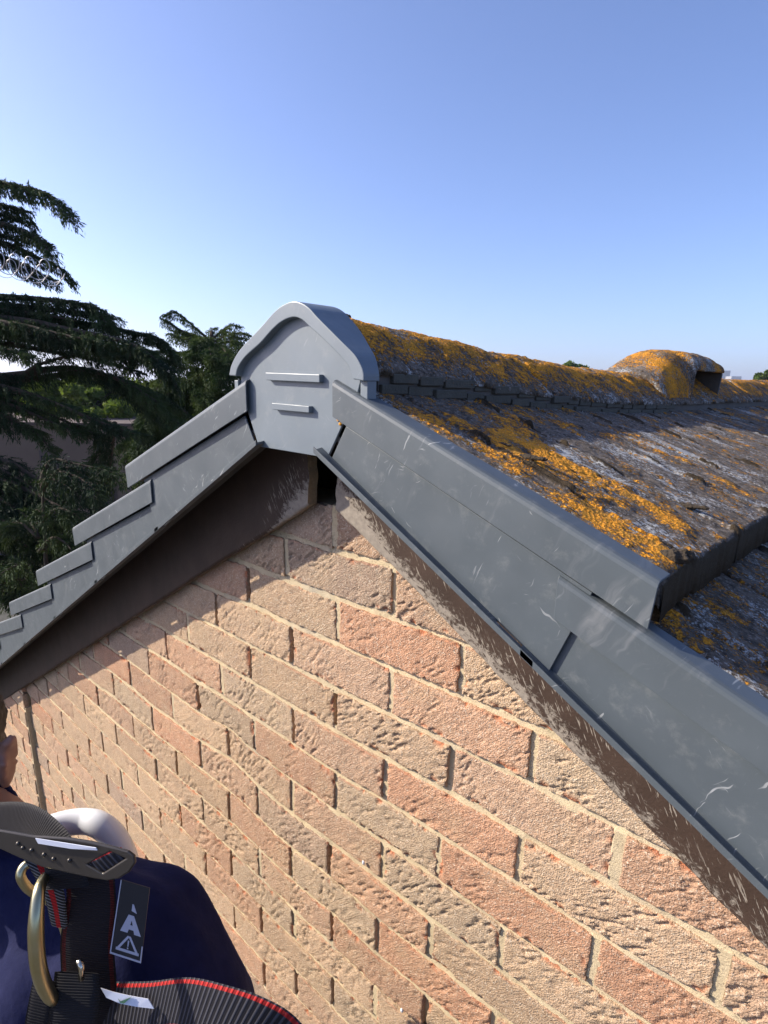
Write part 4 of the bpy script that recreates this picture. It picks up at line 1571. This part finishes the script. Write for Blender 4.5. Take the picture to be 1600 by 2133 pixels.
fold = (sstep(.55, 1.0, rdg) - .3) * .018 + (fbm(co * np.array([30, 30, 40]), 2) - .5) * .003
co = co + nr * fold[:, None]
jacket = padd('jacket', finish(me, co, M['fleece']))
cl = []
for a in np.linspace(0, 2 * math.pi, 26)[:-1]:
    cl.append((neck0 * .35 + neck1 * .65 + FLAT_R * math.cos(a) * .066 + FW * math.sin(a) * .066 + UP * (.004 - .014 * math.sin(a)), (.012, .012, .024)))
me, co, nr = fuse(cl, .004, 2)
padd('collar', finish(me, co, M['fleece']), None)
tr = []
for sgn in (1, -1):
    tr += chain(hipc + FLAT_R * sgn * .085, hipc + FLAT_R * sgn * .10 - UP * .80, .10, .065, 20)
me, co, nr = fuse(tr, .01, 4)
M['trousers'] = simple('dark_trousers', (0.02, 0.02, 0.025), .8, var=.3, bump=.3)
padd('trousers', finish(me, co, M['trousers']))
for sgn in (1, -1):
    ft = hipc + FLAT_R * sgn * .10 - UP * .855
    me, co, nr = fuse([(ft, (.055, .055, .07)), (ft + FW * .07 - UP * .015, (.055, .055, .036)), (ft + FW * .12 - UP * .02, (.048, .048, .03))], .008, 2)
    padd('boot', finish(me, co, M['hair']))
# right hand, fingers curled round an unseen phone edge
hd = [(handR + FW * .03, (.04, .04, .03)), (handR + FW * .065, (.042, .042, .026))]
for q, (o_, ln) in enumerate(((-.030, .066), (-.010, .075), (.010, .070), (.029, .055))):
    b0 = handR + FW * .10 + FLAT_R * o_
    b1 = b0 + FW * ln * .5 + UP * .008
    b2 = b1 + FW * ln * .28 + UP * .028
    hd += chain(b0 - FW * .02, b1, .0095, .0088, 6) + chain(b1, b2, .0088, .0075, 6)
th0 = handR + FW * .04 - FLAT_R * .04
hd += chain(th0, th0 - FLAT_R * .028 + FW * .035, .012, .010, 6) + chain(th0 - FLAT_R * .028 + FW * .035, th0 - FLAT_R * .022 + FW * .065 + UP * .012, .010, .0085, 6)
me, co, nr = fuse(hd, .0035, 2)
padd('hand', finish(me, co, M['skin']))

# ---- harness worn over the jacket
M['web'] = mat_webbing('black_webbing', (0.009, 0.008, 0.010), (0.024, 0.02, 0.023), None, period=420)
M['web_red'] = mat_webbing('red_striped_webbing', (0.010, 0.010, 0.012), (0.32, 0.32, 0.34), (0.50, 0.012, 0.015), False, 260)
M['web_edge'] = mat_webbing('red_edged_webbing', (0.010, 0.009, 0.012), (0.09, 0.09, 0.11), (0.50, 0.018, 0.015), True, 190)
M['web_dark'] = mat_webbing('dark_red_edged_webbing', (0.010, 0.007, 0.010), (0.022, 0.016, 0.02), (0.11, 0.010, 0.010), True, 420)
M['bronze'] = NT('bronze_steel').set((0.075, 0.066, 0.058), .40, None, .5, .7)
k = NT('yellow_zinc')
p = k.pos()
M['zinc'] = k.set(k.mix(k.noise(p, 45, 3), (0.42, 0.36, 0.17), (0.55, 0.51, 0.36)), .3, None, .5, 1.0)
M['white_label'] = simple('white_label', (0.62, 0.64, 0.72), .5)
M['black_label'] = simple('black_label', (0.012, 0.012, 0.018), .45)
M['label_ink'] = simple('label_print', (0.42, 0.42, 0.50), .5)
M['green_ink'] = simple('green_print', (0.15, 0.30, 0.12), .5)
harness = thing('safety_harness', 'black and red webbing safety harness with steel plate on the navy jacket', 'harness', None, tuple(map(float, cp(130, 1900, .6))))
hoff = np.array(harness.location)


def hadd(o):
    o.parent = harness
    o.matrix_parent_inverse = Matrix.Translation(tuple(-hoff))
    return o


def ribbon(name, path, mat, n=40, th=.0024, label=None, parent=None, sagc=0.0):
    """strap through (u, v, depth, half-width du, dv) with thickness, rounded section and UVs"""
    S = spline(np.array(path, float), n)
    A = np.array([cp(u - du, v - dv, d) for u, v, d, du, dv in S])
    B = np.array([cp(u + du, v + dv, d) for u, v, d, du, dv in S])
    C_ = (A + B) / 2
    ln = np.r_[0, np.cumsum(np.linalg.norm(np.diff(C_, axis=0), axis=1))]
    m = 9
    tg = np.gradient(C_, axis=0)
    tg /= np.linalg.norm(tg, axis=1)[:, None]
    wv = B - A
    nn = np.cross(tg, wv)
    nn /= np.linalg.norm(nn, axis=1)[:, None]
    flip = np.sign((nn * (CAM - C_)).sum(1))[:, None]
    nn *= flip
    V, UV = [], []
    for sgn in (1, -1):
        for j in range(m):
            f = j / (m - 1)
            e = 1 - (2 * f - 1) ** 6
            V.append(A + wv * f + nn * (sgn * th * .5 * e + sagc * (1 - (2 * f - 1) ** 2)))
            UV.append(np.stack([ln, np.full(n, f)], 1))
    V = np.stack(V, 1).reshape(-1, 3)          # (n, 2m)
    UV = np.stack(UV, 1).reshape(-1, 2)
    W_ = 2 * m
    fs = []
    for i in range(n - 1):
        for j in range(m - 1):
            a = i * W_ + j
            fs.append((a, a + 1, a + W_ + 1, a + W_))
            b = i * W_ + m + j
            fs.append((b, b + W_, b + W_ + 1, b + 1))
        for j0, j1 in ((0, m), (2 * m - 1, m - 1)):
            fs.append((i * W_ + j0, (i + 1) * W_ + j0, (i + 1) * W_ + j1, i * W_ + j1))
    me = mesh(name, V, fs, mat, True)
    uvl = me.uv_layers.new(name='UVMap')
    li = np.zeros(len(me.loops), dtype=np.int32)
    me.loops.foreach_get('vertex_index', li)
    uvl.data.foreach_set('uv', UV[li].ravel())
    o = add(name, me)
    if parent is None:
        hadd(o)
    else:
        o.parent = parent
    if label:
        o['label'] = label
    return o


def pix_poly(name, pts, mat, th, parent=None, holes=(), bevel=.0006):
    """flat plate through (u, v, depth) points, optional holes, given thickness"""
    bm = bmesh.new()
    edges = []
    for loop in (pts,) + tuple(holes):
        vs = [bm.verts.new(cp(*q)) for q in loop]
        for i in range(len(vs)):
            edges.append(bm.edges.new((vs[i], vs[(i + 1) % len(vs)])))
    bmesh.ops.triangle_fill(bm, edges=edges, use_beauty=True, use_dissolve=False)
    bmesh.ops.recalc_face_normals(bm, faces=bm.faces)
    me = bpy.data.meshes.new(name)
    bm.to_mesh(me)
    bm.free()
    me.materials.append(mat)
    o = add(name, me)
    m = o.modifiers.new('thickness', 'SOLIDIFY')
    m.thickness = th
    m.offset = 0
    if bevel:
        m = o.modifiers.new('bevel', 'BEVEL')
        m.width = bevel
        m.segments = 2
        m.limit_method = 'ANGLE'
    if parent is None:
        hadd(o)
    else:
        o.parent = parent
    return o


# over-shoulder strap, chest straps
ribbon('shoulder_strap', [(-150, 1775, .76, 18, 34), (-70, 1730, .70, 10, 38), (-5, 1712, .64, 4, 40), (60, 1716, .605, -10, 40), (108, 1752, .585, -28, 26), (132, 1800, .575, -40, 8), (140, 1850, .575, -46, 4)], M['web'], 60)
ribbon('chest_strap', [(74, 1790, .585, 34, 20), (88, 1812, .578, 36, 18), (104, 1845, .576, 30, 14), (116, 1885, .580, 22, 8), (124, 1930, .59, 18, 4)], M['web_red'], 40)
ribbon('chest_strap', [(186, 1812, .588, 52, 6), (190, 1880, .588, 52, 6), (182, 1960, .590, 56, 6), (185, 2040, .592, 58, 8), (190, 2140, .60, 60, 8), (195, 2250, .62, 60, 8)], M['web_dark'], 40)
ribbon('chest_strap', [(160, 2026, .566, 46, 2), (158, 2080, .562, 50, 2), (150, 2140, .560, 52, 3), (140, 2230, .565, 54, 4)], M['web'], 30)
ribbon('chest_strap', [(92, 2040, .60, 22, 4), (84, 2090, .59, 24, 6), (76, 2150, .585, 26, 6), (70, 2230, .59, 26, 6)], M['web'], 24)
ribbon('waist_strap', [(215, 2095, .60, -8, 50), (300, 2096, .575, -10, 52), (380, 2090, .55, -14, 54), (450, 2106, .53, -22, 54), (520, 2130, .52, -30, 52), (575, 2162, .52, -40, 44), (612, 2215, .53, -54, 24), (622, 2290, .56, -60, 0)], M['web_edge'], 80)
# steel adjuster plate with webbing through its slot
out = [(-34, 1730), (-24, 1748), (0, 1766), (44, 1786), (88, 1804), (140, 1816), (190, 1827), (226, 1833), (250, 1829), (270, 1816), (283, 1797), (281, 1782), (268, 1772), (240, 1764), (190, 1752), (140, 1744), (70, 1740), (20, 1731), (-10, 1726)]
dep = lambda u: .578 - .00013 * u
plate = pix_poly('adjuster_plate', [(u, v, dep(u)) for u, v in out], M['bronze'], .0036, None, [[(u, v, dep(u)) for u, v in [(184, 1799), (232, 1772), (264, 1787), (216, 1818)]]], .0012)
ribbon('slot_webbing', [(188, 1812, dep(190) + .004, 10, 14), (206, 1804, dep(205) + .0005, 13, 15), (226, 1795, dep(225) + .0002, 13, 15), (246, 1784, dep(246) + .001, 12, 14), (262, 1776, dep(260) + .006, 10, 12)], M['web_edge'], 20)
pix_poly('label_strip', [(74, 1746, dep(74) - .005), (200, 1766, dep(200) - .005), (203, 1771, dep(200) - .005), (150, 1768, dep(150) - .005), (80, 1757, dep(80) - .005)], M['white_label'], .0008, None, (), 0)
for u, v in ((38, 1757), (48, 1766), (66, 1771), (92, 1780), (112, 1789), (145, 1792)):
    c0 = cp(u, v, dep(u) - .0025)
    me, co, nr = fuse([(c0, .0022)], .0008, 1)
    hadd(add('rivet', finish(me, co, M['bronze'])))
# printed label
LQ = [np.array(cp(252, 1832, .583)), np.array(cp(312, 1850, .585)), np.array(cp(294, 2006, .583)), np.array(cp(229, 1985, .581))]
lab_n = np.cross(LQ[1] - LQ[0], LQ[3] - LQ[0])
lab_n /= np.linalg.norm(lab_n)
if lab_n @ (CAM - LQ[0]) < 0:
    lab_n = -lab_n


def lq(s_, t_, h=0.0):
    a = LQ[0] * (1 - s_) + LQ[1] * s_
    b = LQ[3] * (1 - s_) + LQ[2] * s_
    return a * (1 - t_) + b * t_ + lab_n * h


def lab(name, polys, mat, h0, h1, parent=None):
    mb = MB()
    for P in polys:
        mb.prism([lq(a, b, h0) for a, b in P], [lq(a, b, h1) for a, b in P])
    o = mb.build(name, mat, None)
    if parent is None:
        hadd(o)
    else:
        o.parent = parent
        o.matrix_parent_inverse = Matrix.Identity(4)
    return o


label = lab('harness_label', [[(0, 0), (1, 0), (1, 1), (0, 1)]], M['black_label'], -.001, .0004)
lab('label_border', [[(0, 0), (.035, 0), (.035, 1), (0, 1)], [(.035, .975), (1, .975), (1, 1), (.035, 1)], [(.96, .78), (1, .78), (1, .975), (.96, .975)]], M['label_ink'], .0005, .0007, label)
lab('printed_letter', [[(.42, .42), (.58, .42), (.46, .66), (.22, .66)], [(.50, .42), (.60, .42), (.90, .66), (.68, .66)], [(.42, .55), (.66, .55), (.70, .61), (.40, .61)]], M['label_ink'], .0005, .0008, label)
lab('printed_letter', [[(.50, .27), (.55, .27), (.68, .38), (.50, .36)]], M['label_ink'], .0005, .0008, label)
lab('warning_triangle', [[(.48, .70), (.56, .70), (.24, .91), (.16, .91)], [(.50, .70), (.58, .70), (.90, .91), (.82, .91)], [(.16, .885), (.90, .885), (.90, .92), (.16, .92)], [(.505, .76), (.555, .76), (.545, .84), (.515, .84)], [(.51, .852), (.55, .852), (.55, .872), (.51, .872)]], M['label_ink'], .0005, .0008, label)
tagp = pix_poly('inspection_tag', [(210, 2058, .570), (222, 2078, .568), (250, 2090, .566), (285, 2097, .564), (321, 2101, .562), (309, 2081, .564), (270, 2074, .567), (235, 2066, .569)], M['white_label'], .0008, None, (), 0)
pix_poly('tick_mark', [(246, 2080, .5655), (251, 2086, .5650), (274, 2077, .5645), (258, 2091, .5640), (250, 2089, .5645)], M['green_ink'], .0004, None, (), 0)
# small chrome buckle pin
hadd(MB().tube([cp(164, 2000, .560), cp(169, 2012, .558), cp(170, 2040, .560)], .0028, 8).build('buckle_pin', NT('chrome').set((.6, .55, .45), .2, None, .5, 1.0), None, smooth=True))

# ---- carabiner clipped to the chest strap
ring = [(104, 1812, .592), (84, 1846, .560), (77, 1895, .548), (75, 1950, .545), (79, 2005, .546), (91, 2050, .552), (110, 2080, .562), (130, 2078, .582), (142, 2040, .602), (138, 1950, .614), (112, 1886, .612), (80, 1866, .602), (56, 1848, .592), (43, 1824, .588), (54, 1802, .592), (80, 1798, .596)]
rp = np.array([cp(*q) for q in ring])
rp = spline(np.vstack([rp, rp[:1]]), 90)[:-1]
rads = np.array([.0070 if 8 < i < 36 else .0046 for i in range(len(rp))])
rads = np.convolve(np.r_[rads[-6:], rads, rads[:6]], np.ones(13) / 13, 'valid')
carab = MB().tube(rp - rp.mean(0), list(rads), 14, closed=True).build('carabiner', M['zinc'], None, smooth=True)
carab.location = tuple(rp.mean(0))
tag(carab, 'yellow zinc oval carabiner hanging on the harness chest strap', 'carabiner')

# ---- basket guard rail: bent white tube behind the shoulder, parallel to the wall then turning away
M['white_paint'] = simple('white_gloss_paint', (0.72, 0.73, 0.74), .28, var=.06, vs=30)
rz = at(279, 1806, -.297)
zr = rz[2]
def rail_pt(u, v):
    d = ray(u, v)
    return CAM + d * (zr - CAM[2]) / d[2]
rc = [rail_pt(u, v) for u, v in ((40, 1752), (120, 1720), (172, 1711))]
rd = float((RM @ (rail_pt(205, 1718) - CAM))[2])
rc += [cp(208, 1719, rd), cp(240, 1748, rd), cp(262, 1796, rd), cp(272, 1860, rd)]
foot = rc[-1] - np.array([0, 0, 1.0])
pts = [rc[0] + (rc[0] - rc[1]) * 1.5] + list(spline(rc, 60)) + [foot]
rail = thing('guard_rail', 'glossy white bent tube guard rail behind the navy shoulder', 'rail', None, tuple(map(float, foot)))
ro_ = np.array(rail.location)
MB().tube([q - ro_ for q in pts], .0205, 18).build('top_tube', M['white_paint'], rail, smooth=True)
mid_a = rc[-1] - np.array([0, 0, .45])
MB().tube([mid_a - ro_, mid_a + (pts[0] - rc[-1]) * np.array([1, 1, 0]) - ro_], .014, 12).build('mid_tube', M['white_paint'], rail, smooth=True)
MB().tube([pts[0] - ro_, pts[0] - ro_ - np.array([0, 0, 1.1])], .0195, 12).build('rail_post', M['white_paint'], rail, smooth=True)

# two tiny cottony cocoons stuck to the bricks
cocoon = simple('cocoon', (.75, .75, .75), .8)
for (u, v), lb in (((757, 1797), 'white cottony speck on a brick near the middle of the wall'), ((837, 2105), 'white cottony speck on the brickwork at the bottom edge')):
    c0 = at(u, v, -.002)
    me, co, nr = fuse([(c0, (.0028, .002, .0045))], .0012, 1)
    tag(add('cocoon', finish(me, co, cocoon)), lb, 'cocoon', 'specks on the wall')

# moss clods and stray lichen on the roof
M['moss'] = simple('brown_moss', (0.040, 0.028, 0.016), .95, var=.5, vs=300, bump=1.0, bs=350)
M['lichen'] = simple('orange_lichen', (0.55, 0.26, 0.03), .95, var=.5, vs=260, bump=1.0, bs=350)


def clod(name, c, r, mat, seed, amp=.5):
    me, co, nr = fuse([(np.array(c) + np.array(o) * np.array(r), np.array(r) * q) for o, q in (((0, 0, 0), .8), ((.6, .1, 0), .55), ((-.55, -.2, -.1), .6), ((.1, .5, -.1), .5))], max(.0009, min(r) * .11), 1)
    co = co + nr * ((fbm(co * 240 + seed, 3, .65) - .5) * amp * min(r) * 1.6)[:, None]
    return part(add(name, finish(me, co, mat)), roof)


def tz(x, y):
    return float(tile_top(x, 0) + sag(y) * np.clip(1.15 - x / .48, 0, 1))


for q, (x, y, rx, ry, rz_) in enumerate(((.289, .017, .026, .007, .0045), (.258, .020, .012, .005, .003), (.470, -.030, .012, .012, .009), (.474, -.008, .008, .012, .008), (.424, .168, .02, .006, .004))):
    clod('moss_clump', (x, y, tz(x, y) + rz_ * .3), (rx, ry, rz_), M['moss'], q)
for q, (u, v, r) in enumerate(((720, 657, .006), (742, 668, .0045), (708, 662, .004))):
    d = ray(u, v)
    c0 = CAM + d * (RX - CAM[0]) / d[0]
    clod('moss_clump', c0 - np.array([0, 0, .002]), (r * 1.3, r, r), M['moss'], 20 + q)
for q, (u, v) in enumerate(((701, 852), (702, 864), (705, 874), (709, 883))):
    c0 = at(u, v, -.0803)
    clod('lichen_patch', c0, (.0022, .0016, .0034), M['lichen'], 30 + q)

# ================================================================== AIR
hz = MB().box(-9200, 9200, -9200, 9200, GROUND_Z - 1.0, 150.0).build('haze', None)
hz.data.materials.clear()
hm = bpy.data.materials.new('haze')
hm.use_nodes = True
ht = hm.node_tree
ht.nodes.remove(ht.nodes['Principled BSDF'])
pv = ht.nodes.new('ShaderNodeVolumePrincipled')
pv.inputs['Color'].default_value = (0.78, 0.86, 1.0, 1)
pv.inputs['Density'].default_value = 0.00016
pv.inputs['Anisotropy'].default_value = 0.3
ht.links.new(pv.outputs[0], ht.nodes['Material Output'].inputs['Volume'])
hz.data.materials.append(hm)
hz['kind'] = 'stuff'
